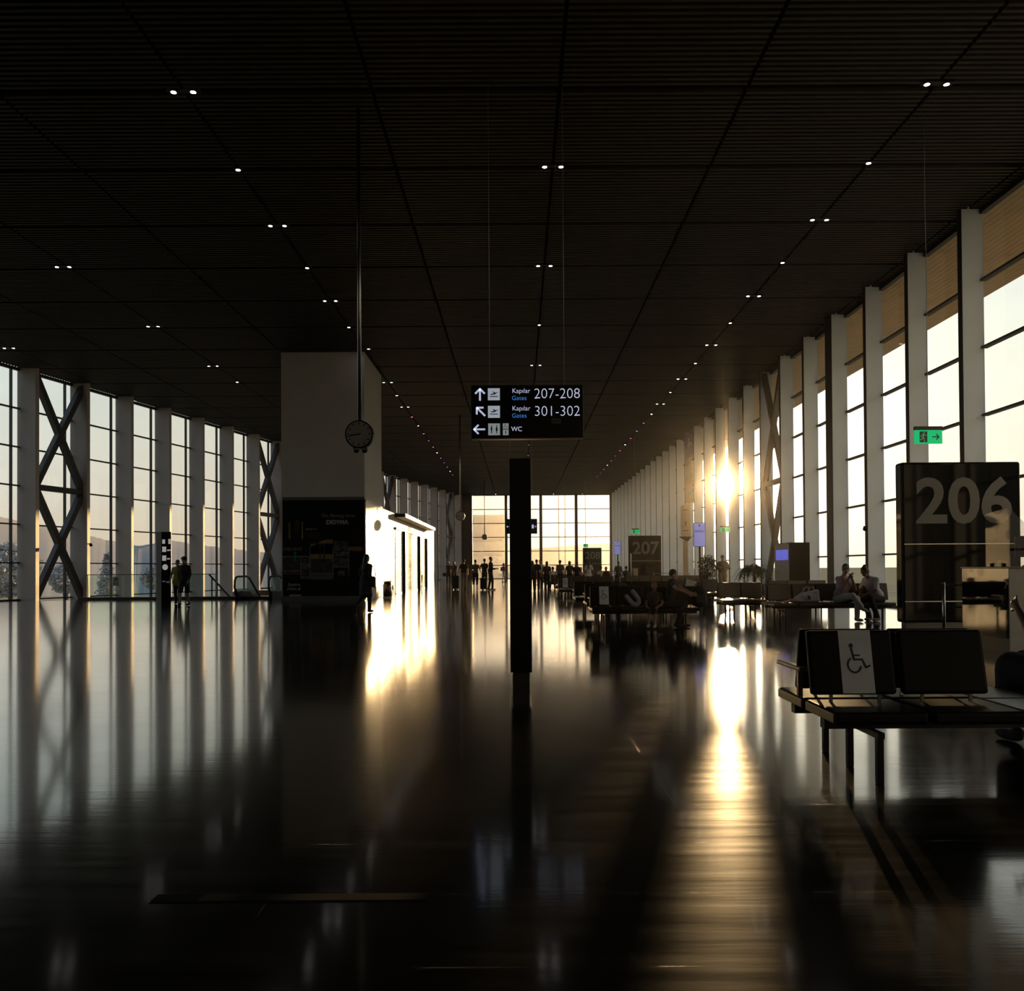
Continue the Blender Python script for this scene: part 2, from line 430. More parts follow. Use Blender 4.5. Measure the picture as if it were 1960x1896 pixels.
# far glass wall
xa, xb = -5.85, XR
we = []
mul = [-5.62, -1.43, 2.72, 6.95, 11.12]
for i in range(4):
    a, b = mul[i], mul[i + 1]
    window(Vector((a, YE, 0)), Vector((1, 0, 0)), Vector((0, -1, 0)), b - a, 0, H, ROWS, [], fr=.09)
for i in range(5):
    f = MB(); f.box(mul[i] - .17, mul[i] + .17, YE - .35, YE + .1, 0, H + .1); trim(f, mat('end_mullion', (.07, .026, .018), .5, spec=.2))
f = MB(); f.box(lx(YE) - .3, mul[0] - .14, YE - .05, YE + .2, 0, H + .2); struct(f.build('wall_end', DARK))

# hanging block (stair core) with the shop beyond
PX0, PX1, PY0, PY1 = -9.57, -6.2, 33.8, 38.0
f = MB(); f.box(PX0, PX1, PY0, PY1, 4.12, H + .1); f.box(PX0, PX1 - .002, PY0 + .002, PY1, 0, 4.12)
struct(f.build('wall_core', WHITE))
f = MB()
f.box(PX0 + 1.0, PX1, 38.0, 61.5, 0, 4.05)
struct(f.build('wall_shop', mat('shop_wall_white', (.66, .63, .58), .6, noise=.04, nscale=1)))

# outside: ground, hills, trees
g = MB(); g.box(-3000, 3000, -300, 4000, -6.3, -6.0)
struct(g.build('ground_outside', mat('dry_grass_apron', (.30, .285, .20), .9, noise=.3, nscale=.05, spec=0)))
hl = MB()
prof = [(-500, 980), (-200, 975), (0, 988), (80, 1006), (180, 1027), (230, 1039), (265, 1044), (330, 1033), (370, 1041), (415, 1047), (470, 1053), (560, 1060), (700, 1066), (860, 1074), (980, 1082)]
D = 700
random.seed(3)
pts = []
for i in range(len(prof) - 1):
    (xa_, ya_), (xb_, yb_) = prof[i], prof[i + 1]
    n_ = 8
    for j in range(n_):
        u_ = j / n_; pts.append((xa_ + (xb_ - xa_) * u_, ya_ + (yb_ - ya_) * u_ + random.uniform(-1.3, 1.3)))
pts.append(prof[-1])
front = []; top = []; back = []
for px, py in pts:
    p = at(px, py, D); top.append(p)
    front.append(Vector((p.x * .34, D * .34, -6.05))); back.append(Vector((p.x * 1.3, D * 1.3, -6.1)))
rowsv = [front, top, back]
vv = [[hl.bm.verts.new(p) for p in r_] for r_ in rowsv]
for A, B in zip(vv, vv[1:]):
    for i in range(len(A) - 1): hl.bm.faces.new((A[i], A[i + 1], B[i + 1], B[i]))
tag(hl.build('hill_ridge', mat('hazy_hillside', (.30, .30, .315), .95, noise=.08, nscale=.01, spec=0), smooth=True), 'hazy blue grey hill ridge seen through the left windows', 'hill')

# ================================================================== things
BLACK = mat('black_powder_coat', (.008, .008, .009), .42, spec=.2)
GLOSS = mat('black_gloss_panel', (.005, .005, .005), .06, spec=.06, noise=0)
LEATHER = mat('black_leatherette', (.0055, .005, .0045), .42, noise=.25, nscale=20, spec=.09)
BROWNL = mat('brown_leatherette', (.045, .030, .022), .40, noise=.2, nscale=20)
CHROME = mat('brushed_steel', (.45, .45, .45), .28, 1.0)
GREYP = mat('grey_laminate', (.34, .34, .34), .5)
STICK = mat('sticker_grey_white', (.72, .75, .82), .6)
INK = mat('black_ink', (.008, .008, .008), .6, noise=0)
LAMP = mat('lamp_white', (1, .97, .95), emit=14, ecol=(1, .95, .92))
LAMPP = mat('lamp_pink', (1, .3, .5), emit=6, ecol=(1, .16, .40))
LAMPV = mat('lamp_violet', (.5, .35, 1), emit=6, ecol=(.38, .22, 1))
LITW = mat('lit_lettering', (.7, .74, .9), emit=.62, ecol=(.66, .72, .92))
LITB = mat('lit_blue_lettering', (.1, .3, .9), emit=.55, ecol=(.06, .30, .85))
LITI = mat('lit_icon_panel', (.6, .68, .75), emit=.42, ecol=(.62, .70, .80))
LITG = mat('lit_green_panel', (.02, .6, .2), emit=.62, ecol=(.0, .62, .22))
LITGD = mat('dim_green_lettering', (.2, .5, .25), emit=.25, ecol=(.20, .52, .26))
LITV = mat('lit_violet_screen', (.3, .3, .8), emit=.42, ecol=(.42, .42, .92))
LITBL = mat('lit_blue_screen', (.2, .2, .9), emit=.6, ecol=(.16, .18, .85))

ORD = ['first', 'second', 'third', 'fourth', 'fifth', 'sixth', 'seventh', 'eighth', 'ninth', 'tenth', 'eleventh', 'twelfth', 'thirteenth', 'fourteenth',
       'fifteenth', 'sixteenth', 'seventeenth', 'eighteenth', 'nineteenth', 'twentieth', 'twenty-first', 'twenty-second', 'twenty-third', 'twenty-fourth', 'twenty-fifth']
# ------------------------------------------------------------------ ceiling spotlights
def spot(x, y, twin, label, group, lm=LAMP):
    t = thing('ceiling_spotlight', label, 'light', (x, y, H), 0, group)
    hb = MB(); hb.rbox(-.3 if twin else -.09, .3 if twin else .09, -.07, .07, -.012, .05, r=.004, seg=1); hb.build('housing', BLACK, t)
    for dx in ((-.18, .18) if twin else (0,)):
        r_ = MB(); r_.lathe([(.056, -.012), (.056, -.026), (.044, -.026), (.042, -.014)], 16, (dx, 0, 0)); r_.build('ring', BLACK, t)
        l = MB(); l.cyl((dx, 0, -.021), .05, .012, 16); l.build('lens', lm, t)
rowsets = [(-6.1, [(15.25 + 3 * k, k % 2 == 0) for k in range(0, 22) if k != 7], 'left ceiling row above the poster block'),
           (.81, [(18.2, True), (24.2, True), (30.1, False), (36.1, True), (59.5, False), (65, False)], 'middle ceiling row'),
           (7.69, [(15.15 + 2.97 * k, k % 2 == 0) for k in range(0, 23)], 'right ceiling row over the seats'),
           (-13.1, [(24.05, True), (30.0, True), (35.9, True), (39, False)], 'ceiling row over the open floor on the left'),
           (-20.0, [(32.8, True)], 'outer ceiling row by the left windows')]
for x, lst, nm in rowsets:
    for i, (y, tw) in enumerate(lst):
        far_ = y > 46
        lm = LAMP if not far_ else [LAMPP, LAMPV, LAMPP, LAMP][i % 4]
        c_ = 'white' if lm is LAMP else ('pink' if lm is LAMPP else 'violet')
        spot(x, y, tw and not far_, f"{c_} {'twin' if tw and not far_ else 'single'} spotlight, {ORD[i]} in the {nm}", 'spotlights of the ' + nm, lm)

# ------------------------------------------------------------------ pictograms (2-D outlines, unit square)
def disc2(cx, cy_, r, n=16): return [(cx + r * math.cos(2 * PI * i / n), cy_ + r * math.sin(2 * PI * i / n)) for i in range(n)]
def stroke(p, q, w):
    p, q = Vector(p), Vector(q); d = (q - p).normalized(); n = Vector((-d.y, d.x)) * w / 2
    return [tuple(p + n), tuple(p - n), tuple(q - n), tuple(q + n)]
PLANE = [[(.16, .56), (.24, .52), (.40, .56), (.52, .58), (.38, .74), (.46, .74), (.68, .62), (.84, .70), (.86, .66), (.62, .50), (.30, .44), (.20, .50)], [(.14, .26), (.86, .26), (.86, .33), (.14, .33)]]
MAN = [disc2(.5, .88, .085), [(.36, .76), (.64, .76), (.66, .42), (.59, .42), (.58, .05), (.42, .05), (.41, .42), (.34, .42)]]
WOMAN = [disc2(.5, .88, .085), [(.40, .77), (.60, .77), (.72, .34), (.58, .34), (.57, .05), (.43, .05), (.42, .34), (.28, .34)]]
def ring2(cx, cy_, r, w, a0, a1, n=18):
    o = []
    for i in range(n):
        b0 = a0 + (a1 - a0) * i / n; b1 = a0 + (a1 - a0) * (i + 1.05) / n
        o.append([(cx + (r + w / 2) * math.cos(b0), cy_ + (r + w / 2) * math.sin(b0)), (cx + (r - w / 2) * math.cos(b0), cy_ + (r - w / 2) * math.sin(b0)),
                  (cx + (r - w / 2) * math.cos(b1), cy_ + (r - w / 2) * math.sin(b1)), (cx + (r + w / 2) * math.cos(b1), cy_ + (r + w / 2) * math.sin(b1))])
    return o
WHEEL = [disc2(.33, .90, .075)] + ring2(.40, .30, .23, .06, R(115), R(350)) + [stroke((.33, .82), (.40, .48), .075), stroke((.36, .60), (.62, .60), .05), stroke((.38, .47), (.70, .47), .06),
         stroke((.68, .49), (.82, .20), .065), stroke((.79, .22), (.96, .28), .06)]
RUN = [disc2(.60, .86, .075), stroke((.54, .78), (.46, .44), .13), stroke((.50, .74), (.28, .62), .06), stroke((.28, .62), (.22, .46), .06), stroke((.55, .74), (.74, .62), .06), stroke((.74, .62), (.86, .66), .055),
       stroke((.44, .46), (.30, .26), .09), stroke((.30, .26), (.06, .24), .08), stroke((.50, .46), (.62, .26), .09), stroke((.62, .26), (.60, .04), .08)]
def picto(name, shapes, x0, z0, w, h, y, m, parent, thick=.004):
    """pictogram standing in the x-z plane, its front at y facing -y"""
    b = MB()
    mm = Matrix(((w, 0, 0, x0), (0, 0, -1, y), (0, h, 0, z0), (0, 0, 0, 1)))
    for s_ in shapes: b.prism(s_, 0, thick, mm)
    return b.build(name, m, parent)
def plate(name, x0, x1, z0, z1, y, m, parent, th=.004, r=0):
    b = MB()
    b.box(x0, x1, y - th, y, z0, z1)
    return b.build(name, m, parent, bevel=r)
def arrow(name, kind, cx, cz, s, y, m, parent, w=.14, th=.004):
    a = {'up': 0, 'left': PI / 2, 'upleft': PI / 4, 'right': -PI / 2}[kind]
    sh = [stroke((0, -.5), (0, .45), w), stroke((.02, .5), (-.40, .08), w), stroke((-.02, .5), (.40, .08), w)]
    rot = lambda p: (p[0] * math.cos(a) - p[1] * math.sin(a), p[0] * math.sin(a) + p[1] * math.cos(a))
    return picto(name, [[rot(p) for p in q] for q in sh], cx, cz, s, s, y, m, parent, th)

# ------------------------------------------------------------------ hanging direction sign
sc_ = at(1009, 788.5, 15.0)
sg = thing('direction_sign', 'black hanging sign with lit gate numbers 207-208 and 301-302', 'sign', sc_)
b = MB(); b.rbox(-1.005, 1.005, -.075, .075, -.475, .475, r=.012); b.build('case', mat('sign_case_black', (.004, .004, .005), .4, spec=.15), sg)
b = MB(); b.box(-1.0, 1.0, -.076, .076, -.492, -.476); b.build('edge_strip', mat('gold_lit_strip', (.6, .45, .22), .3, 1.0), sg)  # metal strip, golden light along the lower edge put into its colour
for x_ in (.67, -.67):
    b = MB(); b.tube([(x_, 0, .47), (x_, 0, H - sc_.z - .002)], .006, 6); b.build('suspension_cable', mat('steel_cable', (.35, .35, .34), .5, .6), sg)
def su(u, v): return ((880 + u / 7.538 - 1009) * 15 / 1600, (788.5 - (720 + v / 7.538)) * 15 / 1600)
YF = -.0755
arrow('up_arrow', 'up', *su(294, 272), .215, YF, LITW, sg, .155)
arrow('diagonal_arrow', 'upleft', *su(306, 518), .215, YF, LITW, sg, .155)
arrow('left_arrow', 'left', *su(284, 772), .205, YF, LITW, sg, .15)
def icon(nm, u0, v0, u1, v1, shapes, m=LITI, off=None):
    x0, z1 = su(u0, v0); x1, z0 = su(u1, v1)
    p = plate(nm, x0, x1, z0, z1, YF, m, sg)
    for sh, (fx, fz, fw, fh) in zip(shapes, off or [(.04, .04, .92, .92)] * len(shapes)):
        picto('pictogram', sh, x0 + (x1 - x0) * fx, z0 + (z1 - z0) * fz, (x1 - x0) * fw, (z1 - z0) * fh, YF - .004, INK, p, .002)
icon('plane_icon', 408, 181, 580, 354, [PLANE]); icon('plane_icon', 408, 434, 580, 607, [PLANE])
LITI2 = mat('lit_icon_panel_dim', (.5, .55, .6), emit=.30, ecol=(.56, .63, .66))
icon('toilet_icon', 410, 688, 580, 858, [MAN, WOMAN], LITI2, [(.06, .12, .44, .76), (.50, .12, .44, .76)])
icon('wheelchair_icon', 620, 688, 703, 768, [WHEEL], LITI2); icon('baby_care_icon', 620, 778, 703, 858, [MAN], LITI2, [(.2, .1, .6, .8)])
def slab(txt, u, v, size, m, bold=0, xs=1.0): text_mesh('lettering', txt, size, m, sg, (su(u, v)[0], YF - .002, su(u, v)[1]), bold=bold, xs=xs)
for v_, nums in ((0, '207-208'), (253, '301-302')):
    slab('Kapılar', 886, 222 + v_, .118, LITW, -.001, .98); slab('Gates', 858, 326 + v_, .112, LITB, -.001, 1.02)
    slab(nums, 1404, 268 + v_, .262, LITW, -.004, .96)
slab('WC', 820, 773, .118, LITW, 0, .95)
x0, z1 = su(1322, 620); x1, z0 = su(1455, 694)
p = plate('sticker', x0, x1, z0, z1, YF, mat('sticker_dim', (.08, .08, .08), .6), sg, .003)
plate('sticker_mark', x0 + .025, x0 + .05, z0 + .02, z1 - .02, YF - .003, INK, p, .002); plate('sticker_mark', x0 + .06, x1 - .02, z0 + .035, z1 - .035, YF - .003, INK, p, .002)

# the same kind of sign further down the hall
s2c = at(998, 1007, 53)
s2 = thing('direction_sign', 'small far hanging sign partly hidden behind the black totem', 'sign', s2c)
b = MB(); b.rbox(-1.0, 1.0, -.075, .075, -.47, .47, r=.012); b.build('case', _M['sign_case_black'], s2)
for x_ in (.7, -.7):
    b = MB(); b.tube([(x_, 0, .47), (x_, 0, H - s2c.z - .002)], .006, 6); b.build('suspension_cable', _M['steel_cable'], s2)
plate('lit_icon', .66, .78, -.14, .10, YF, mat('lit_pale_icon', (.6, .7, 1), emit=.8, ecol=(.45, .6, 1)), s2)
arrow('right_arrow', 'right', .86, -.02, .15, YF, mat('lit_pink_arrow', (.8, .5, .8), emit=.6, ecol=(.7, .4, .75)), s2)
arrow('left_arrow', 'left', -.86, -.02, .15, YF, LITW, s2)

# black totem in the middle of the hall (seen on its narrow side)
tp = ground(998, 1322)
to = thing('information_totem', 'tall narrow black totem standing alone in the middle of the hall', 'totem', (tp.x, tp.y + .1, 0), R(.6))
b = MB(); b.rbox(-.113, .113, -.02, .62, .18, 2.42, r=.006); b.build('body', BLACK, to)
b = MB(); b.rbox(-.09, .09, .02, .58, 0, .185, r=.004); b.build('base', mat('totem_base', (.05, .045, .04), .45), to)

# ------------------------------------------------------------------ clocks
def clock(px, py, d, rad, label, ztop=H, cams=False):
    c = at(px, py, d)
    t = thing('hanging_clock', label, 'clock', c)
    b = MB(); b.cyl((0, 0, 0), rad, .17, 48, 'Y'); b.build('rim', BLACK, t, bevel=.01)
    for s_ in (-1, 1):
        b = MB(); b.cyl((0, s_ * .086, 0), rad * .90, .008, 48, 'Y'); f_ = b.build('clock_face', mat('clock_face_grey', (.32, .31, .30), .5), t)
        b = MB()
        for i in range(12):
            a = i * PI / 6; rr = rad * .76
            b.box(-.009 * rad / .27, .009 * rad / .27, s_ * .09 - .002, s_ * .09 + .002, rr - .022, rr + .022, m=Matrix.Rotation(a, 4, 'Y'))
        mk = b.build('hour_marks', INK, f_); mk['kind'] = 'stuff'
        for ang_, ln, wd in ((R(261), .60, .012), (R(258.5), .86, .008)):
            b = MB(); b.box(-wd, wd, s_ * .094 - .002, s_ * .094 + .002, -.15 * rad, ln * rad, m=Matrix.Rotation(ang_ * (1 if s_ < 0 else -1), 4, 'Y')); b.build('clock_hand', INK, f_)
    b = MB(); b.tube([(0, 0, rad - .01), (0, 0, ztop - c.z - .002)], .038 * (rad / .27) ** .5, 14); b.build('pole', CHROME, t)
    return t, c
ck, cc = clock(688.5, 832, 15.9, .268, 'round clock on a long pole in front of the plain white block')
clock(881, 987, 48, .27, 'smaller looking clock on a pole beside the left far windows')
clock(927.5, 1027.5, 84, .28, 'tiny distant clock hanging before the far glass wall')
for i, (px, lab) in enumerate(((682, 'left one of two small dome cameras under the near clock'), (698, 'right one of two small dome cameras under the near clock'))):
    c = at(px, 860, 15.9)
    t = thing('dome_camera', lab, 'camera', c, 0, 'dome cameras under the near clock')
    b = MB(); b.rbox(-.075, .075, -.06, .06, -.01, .055, r=.012); b.build('housing', mat('camera_grey', (.42, .42, .44), .4), t)
    b = MB(); b.ball((0, 0, -.02), .055, .055, .05, 16, 10); b.build('lens_dome', GLOSS, t, smooth=True)
    b = MB(); b.box(-.045, .045, -.062, -.06, .012, .03); b.build('slot', INK, t)

# ------------------------------------------------------------------ exit signs
def exit_sign(px, py, d, w_, h_, label, cable=True, bracket_to=None):
    c = at(px, py, d)
    t = thing('exit_sign', label, 'sign', c)
    b = MB(); b.box(-w_ / 2, w_ / 2, -.03, .03, h_ / 2, h_ / 2 + .07); b.build('housing', mat('sign_housing_dark', (.01, .02, .015), .5), t)
    b = MB(); b.box(-w_ / 2, w_ / 2, -.012, .012, -h_ / 2, h_ / 2); pn = b.build('green_panel', LITG, t)
    dk = mat('exit_dark_green', (.02, .06, .03), emit=.10, ecol=(.08, .16, .08))
    pw = h_ * .56
    dr = plate('doorway', -w_ * .18 - pw / 2, -w_ * .18 + pw / 2, -h_ * .40, h_ * .40, -.0125, dk, t, .002)
    picto('running_figure', RUN, -w_ * .18 - pw * .62, -h_ * .42, pw * 1.2, h_ * .84, -.0145, LITGD, dr, .002)
    arrow('arrow', 'right', w_ * .26, 0, h_ * .5, -.0125, dk, t, .16, .002)
    if cable:
        b = MB(); b.tube([(0, 0, h_ / 2 + .069), (.004, 0, (H - c.z) * .5), (-.01, 0, (H - c.z) * .72), (0, 0, H - c.z - .002)], .006, 6); b.build('cable', _M['steel_cable'], t)
    if bracket_to is not None:
        b = MB(); b.bar((0, 0, h_ / 2 + .05), bracket_to - c, .03, .03, (0, 0, 1)); b.build('bracket', BLACK, t)
exit_sign(1776.5, 836, 16.2, .54, .265, 'large green running man exit sign hanging above gate 206')
exit_sign(1216, 1017, 54, .5, .26, 'small green exit sign above the gate 207 block')
exit_sign(1388, 1013.5, 36, .42, .20, 'dim green exit sign low on the fins below the sun')
exit_sign(1121, 1044.5, 86, .5, .26, 'tiny green exit sign above the gate 208 block')

# ------------------------------------------------------------------ gate blocks
GNUM = mat('gate_number_grey', (.105, .108, .115), .5, noise=0)
LINE = mat('panel_seam_silver', (.45, .42, .38), .35, .8)
def gate(num, x0, y, w_, h_, label):
    t = thing('gate_block', label, 'gate sign', (x0, y, 0))
    b = MB(); b.rbox(0, w_, 0, .30, .14, h_, r=.05, seg=4); bd = b.build('body', GLOSS, t)
    b = MB(); b.box(.08, w_ - .08, .05, .25, 0, .145); b.build('plinth', mat('plinth_grey', (.14, .13, .12), .5), t)
    for z in (1.70, .56):
        b = MB(); b.box(.04, w_ - .04, -.004, .002, z - .008, z + .008); b.build('seam_strip', LINE, t)
    text_mesh('gate_number', num, 1.235 * w_ / 2.36, GNUM, t, (w_ * .520, -.003, 2.51), bold=.030 * w_ / 2.36, xs=1.04)
    return t
g6 = at(1727, 1040, 16.6)
gate('206', g6.x, 16.6, 2.37, 3.33, 'big black gloss gate block numbered 206')
g7 = at(1203, 1040, 55); gate('207', g7.x, 55, 2.15, 3.36, 'black gate block numbered 207 by the far right fins')
g8 = at(1115.5, 1040, 87); gate('208', g8.x, 87, 1.95, 3.35, 'distant gate block numbered 208 before the far glass wall')

# counter of gate 206
ct = thing('gate_counter', 'gate counter with black mirror side and pale grey front by gate 206', 'counter', (7.11, 12.1, 0))
b = MB(); b.box(0.02, 1.8, .03, 1.28, .0, .20); b.build('plinth', mat('counter_plinth', (.07, .055, .035), .4), ct)
b = MB(); b.box(0, 1.9, .02, 1.3, .20, 1.22); b.build('side_panel', mat('black_mirror_panel', (.008, .007, .006), .03, spec=.9, noise=0), ct)
b = MB(); b.box(-.005, 1.9, 0, .02, .02, 1.235); b.build('front_panel', GREYP, ct)
b = MB(); b.rbox(-.02, 1.92, -.02, 1.32, 1.222, 1.25, r=.006); b.build('worktop', mat('counter_top_dark', (.06, .045, .035), .25), ct)
ss = thing('counter_screen', 'slanted clear acrylic screen standing on the gate 206 counter', 'screen', (7.14, 12.14, 1.25))
b = MB(); b.prism([(0, 0), (.62, 0), (.62, .80), (.02, .86)], -.006, .006, Matrix(((0, 0, 1, 0), (1, 0, 0, 0), (0, 1, 0, 0), (0, 0, 0, 1)))); 
ACR = glass_mat('acrylic_sheet', (.80, .80, .80)); b.build('side_sheet', ACR, ss)
b = MB(); b.prism([(0.0, 0), (.55, 0), (.34, .50), (0.0, .86)], -.006, .006, Matrix(((1, 0, 0, 0), (0, 0, 1, 0), (0, 1, 0, 0), (0, 0, 0, 1)))); b.build('front_sheet', ACR, ss)
for y_ in (.15, .45):
    b = MB(); b.rbox(-.03, .03, y_ - .02, y_ + .02, 0, .05, r=.004); b.build('clamp', BLACK, ss)
cr = thing('card_reader', 'small black card reader on the gate 206 counter', 'card reader', (7.25, 12.52, 1.25))
b = MB(); b.rbox(-.05, .05, -.07, .07, 0, .10, r=.012); b.build('body', BLACK, cr)
b = MB(); b.box(-.052, -.049, -.05, .05, .03, .085); b.build('display', mat('reader_display', (.03, .03, .035), .15), cr)
mn = thing('monitor', 'dark monitor behind the acrylic screen on the gate counter', 'monitor', (7.75, 12.6, 1.25))
b = MB(); b.rbox(-.10, .10, -.10, .10, 0, .02, r=.005); b.build('foot', BLACK, mn)
b = MB(); b.box(-.02, .02, -.01, .01, .018, .2); b.build('stem', BLACK, mn)
b = MB(); b.rbox(-.26, .26, -.02, .02, .14, .46, r=.008); b.build('display_panel', GLOSS, mn)

# queue rail
def queue_rail(x, y, L_, label):
    q = thing('queue_rail', label, 'railing', (x, y, 0), 0, None)
    for x_ in (0, L_):
        b = MB(); b.cyl((x_, 0, .49), .027, .94, 14); b.build('post', CHROME, q)
        b = MB(); b.lathe([(.11, 0), (.11, .012), (.03, .02)], 20, (x_, 0, 0)); b.build('foot_plate', CHROME, q)
        b = MB(); b.ball((x_, 0, .965), .03, .03, .018); b.build('post_cap', CHROME, q, smooth=True)
    for z in (.93, .55):
        b = MB(); b.tube([(0, 0, z), (L_, 0, z)], .016, 10); b.build('rail', CHROME, q)
queue_rail(at(1807, 1190, 14.5).x, 14.5, 1.0, 'chrome queue rail between gate 206 and its counter')
queue_rail(at(1251, 1091, 47).x, 47, 2.0, 'distant metal queue rail right of gate 207')
def security_camera(px, py, d, label, sd):
    c = at(px, py, d); t = thing('security_camera', label, 'camera', c)
    b = MB(); b.cyl((0, 0, .05), .06, .08, 16); b.build('mount', BLACK, t)
    b = MB(); b.ball((0, 0, 0), .075, .075, .07, 16, 10); b.build('lens_dome', GLOSS, t, smooth=True)
    b = MB(); b.bar((0, 0, .06), (sd, 0, .06), .04, .04); b.build('arm', BLACK, t)
security_camera(1656, 1012, 26.37, 'small dark dome camera on a white fin above the bending woman', .2)
security_camera(174, 1043, 39.28, 'small dark camera on the left fin beside the large X brace', -.2)

# ------------------------------------------------------------------ beam seating
def bench(x0, y0, near, far, label, sign=None, up=LEATHER, group='airport benches', rz=0, arms=(0,), tw=.565):
    """back-to-back beam seating; near row faces the camera.  s seat, t table, - nothing"""
    t = thing('airport_bench', label, 'bench', (x0, y0, 0), rz, group)
    P = .565
    WD = {'s': P, 't': tw}; L = max(sum(WD[c] for c in near), sum(WD[c] for c in far)); n = max(2, round(L / P))
    for row, s_ in ((near, -1), (far, 1)):
        for i, ch in enumerate(row):
            xa_ = sum(WD[c] for c in row[:i]) + .012; xb_ = xa_ + WD[ch] - .024
            ya_, yb_ = sorted((s_ * .02, s_ * .53))
            if ch == 's':
                b = MB(); b.rbox(xa_, xb_, ya_, yb_, .355, .43, r=.022, seg=3); se = b.build('seat', up, t)
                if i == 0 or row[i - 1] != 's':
                    b = MB(); b.rbox(xa_ - .006, xa_ + .004, ya_ + .02, yb_ - .02, .366, .420, r=.004, seg=2); b.build('end_glint', mat('tan_vinyl', (.42, .24, .08), .35), se)  # tan strip on the left pad end, golden edge light put into its colour
                # backrest, leaning back over the beam
                b = MB(); m = xform((0, s_ * .145, .475), s_ * R(-12) * -1)
                b.rbox(xa_ - .008, xb_ - .018, -.024, .024, 0, .40, r=.02, seg=3, m=m)
                bk = b.build('backrest', up, t)
                for xx in (xa_ + .12, xb_ - .12):
                    b = MB(); b.bar((xx, s_ * .135, .42), (xx, s_ * .142, .50), .018, .018, (1, 0, 0)); b.build('back_bracket', CHROME, t)
                if (s_ < 0 and sign == i):
                    b = MB(); b.box(.185, .385, -.0275, -.0245, .006, .398, m=xform((xa_, 0, 0)) @ m); st = b.build('priority_sticker', STICK, bk)
                    mm = xform((xa_, 0, 0)) @ m @ Matrix(((.175, 0, 0, .20), (0, 0, -1, -.0275), (0, .20, 0, .12), (0, 0, 0, 1)))
                    b = MB()
                    for sh in WHEEL: b.prism(sh, 0, .002, mm)
                    b.build('wheelchair_symbol', INK, st)
            elif ch == 't':
                b = MB(); b.rbox(xa_, xb_, ya_, yb_, .395, .425, r=.008); b.build('side_table', mat('table_laminate', (.05, .055, .055), .3), t)
    for yy, w_ in ((-.27, .07), (.27, .07)):
        b = MB(); b.box(.03, L - .03, yy - w_ / 2, yy + w_ / 2, .295, .352); b.build('beam', BLACK, t)
    nl = max(2, round(n / 2))
    for j in range(nl):
        xx = .30 + (L - .60) * j / (nl - 1)
        b = MB(); b.box(xx - .02, xx + .02, -.47, .47, .265, .30); b.build('cross_bar', BLACK, t)
        for yy in (-.44, 0, .42):
            b = MB(); b.rbox(xx - .019, xx + .019, yy - .022, yy + .022, 0, .27, r=.004, seg=1); b.build('leg', BLACK, t)
    for i in arms:
        xx = P * i + .02
        b = MB(); b.rbox(xx - .03, xx + .03, .02, .50, .595, .625, r=.012); b.bar((xx, .10, .43), (xx, .10, .60), .03, .03, (1, 0, 0)); b.build('armrest', mat('tan_vinyl', (.42, .24, .08), .35), t)
    return t
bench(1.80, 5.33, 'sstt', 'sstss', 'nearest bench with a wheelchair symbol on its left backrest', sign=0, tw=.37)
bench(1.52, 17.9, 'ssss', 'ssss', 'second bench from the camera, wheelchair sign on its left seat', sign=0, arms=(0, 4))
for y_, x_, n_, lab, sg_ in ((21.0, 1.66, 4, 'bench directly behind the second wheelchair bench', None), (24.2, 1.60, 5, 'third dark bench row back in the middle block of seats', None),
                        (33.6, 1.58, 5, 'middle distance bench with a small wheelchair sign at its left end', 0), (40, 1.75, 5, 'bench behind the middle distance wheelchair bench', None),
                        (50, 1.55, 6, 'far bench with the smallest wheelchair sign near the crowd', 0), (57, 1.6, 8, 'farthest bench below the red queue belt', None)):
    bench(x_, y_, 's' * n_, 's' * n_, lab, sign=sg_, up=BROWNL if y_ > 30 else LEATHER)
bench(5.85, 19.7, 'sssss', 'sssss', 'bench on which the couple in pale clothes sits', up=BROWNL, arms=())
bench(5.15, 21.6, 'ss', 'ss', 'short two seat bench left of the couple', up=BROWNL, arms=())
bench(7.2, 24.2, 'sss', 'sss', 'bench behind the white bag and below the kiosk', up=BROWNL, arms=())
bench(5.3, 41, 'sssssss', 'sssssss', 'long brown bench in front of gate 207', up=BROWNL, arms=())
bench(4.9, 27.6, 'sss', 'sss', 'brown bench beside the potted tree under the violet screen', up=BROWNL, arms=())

# ------------------------------------------------------------------ poster on the block
ps = thing('wall_poster', 'large dark photo collage poster reading DIDYMA on the white block', 'poster', (0, 33.8, 0))
YP = -.03
def pq(px, py): v = at(px, py, 33.8); return v.x, v.z
x0, z1 = pq(539.5, 957); x1, z0 = pq(697.5, 1146)
b = MB(); b.box(PX0 + .05, PX1 + .0, YP, -.001, .19, pq(620, 957)[1]); b.build('panel', mat('poster_black', (.006, .006, .007), .28, noise=.4, nscale=1.5), ps)
b = MB(); b.box(PX0 + .05, PX1, YP - .02, -.001, pq(620, 957)[1], pq(620, 951)[1]); b.build('top_rail', mat('rail_grey', (.12, .11, .10), .5), ps)
def u1(u, v): return 535 + u / 11.53, 950 + v / 11.53
def u2(u, v): return 535 + u / 11.53, 1040 + v / 11.53
def photo(nm, f_, u0, v0, ua, va, col, ncol=None, th=.004):
    xa_, zb_ = pq(*f_(u0, v0)); xb_, za_ = pq(*f_(ua, va))
    return plate(nm, xa_, xb_, za_, zb_, YP, col, ps, th)
def pm(nm, c, n_=.7, s_=4): return mat('print_' + nm, c, .45, noise=n_, nscale=s_)
photo('temple_photo', u2, 690, 0, 1180, 340, pm('ochre', (0.228, 0.162, 0.048), .15))
sp_ = [pq(*u1(*q)) for q in ((690, 1268), (690, 1115), (830, 1040), (960, 965), (1080, 945), (1180, 945), (1180, 1268))]
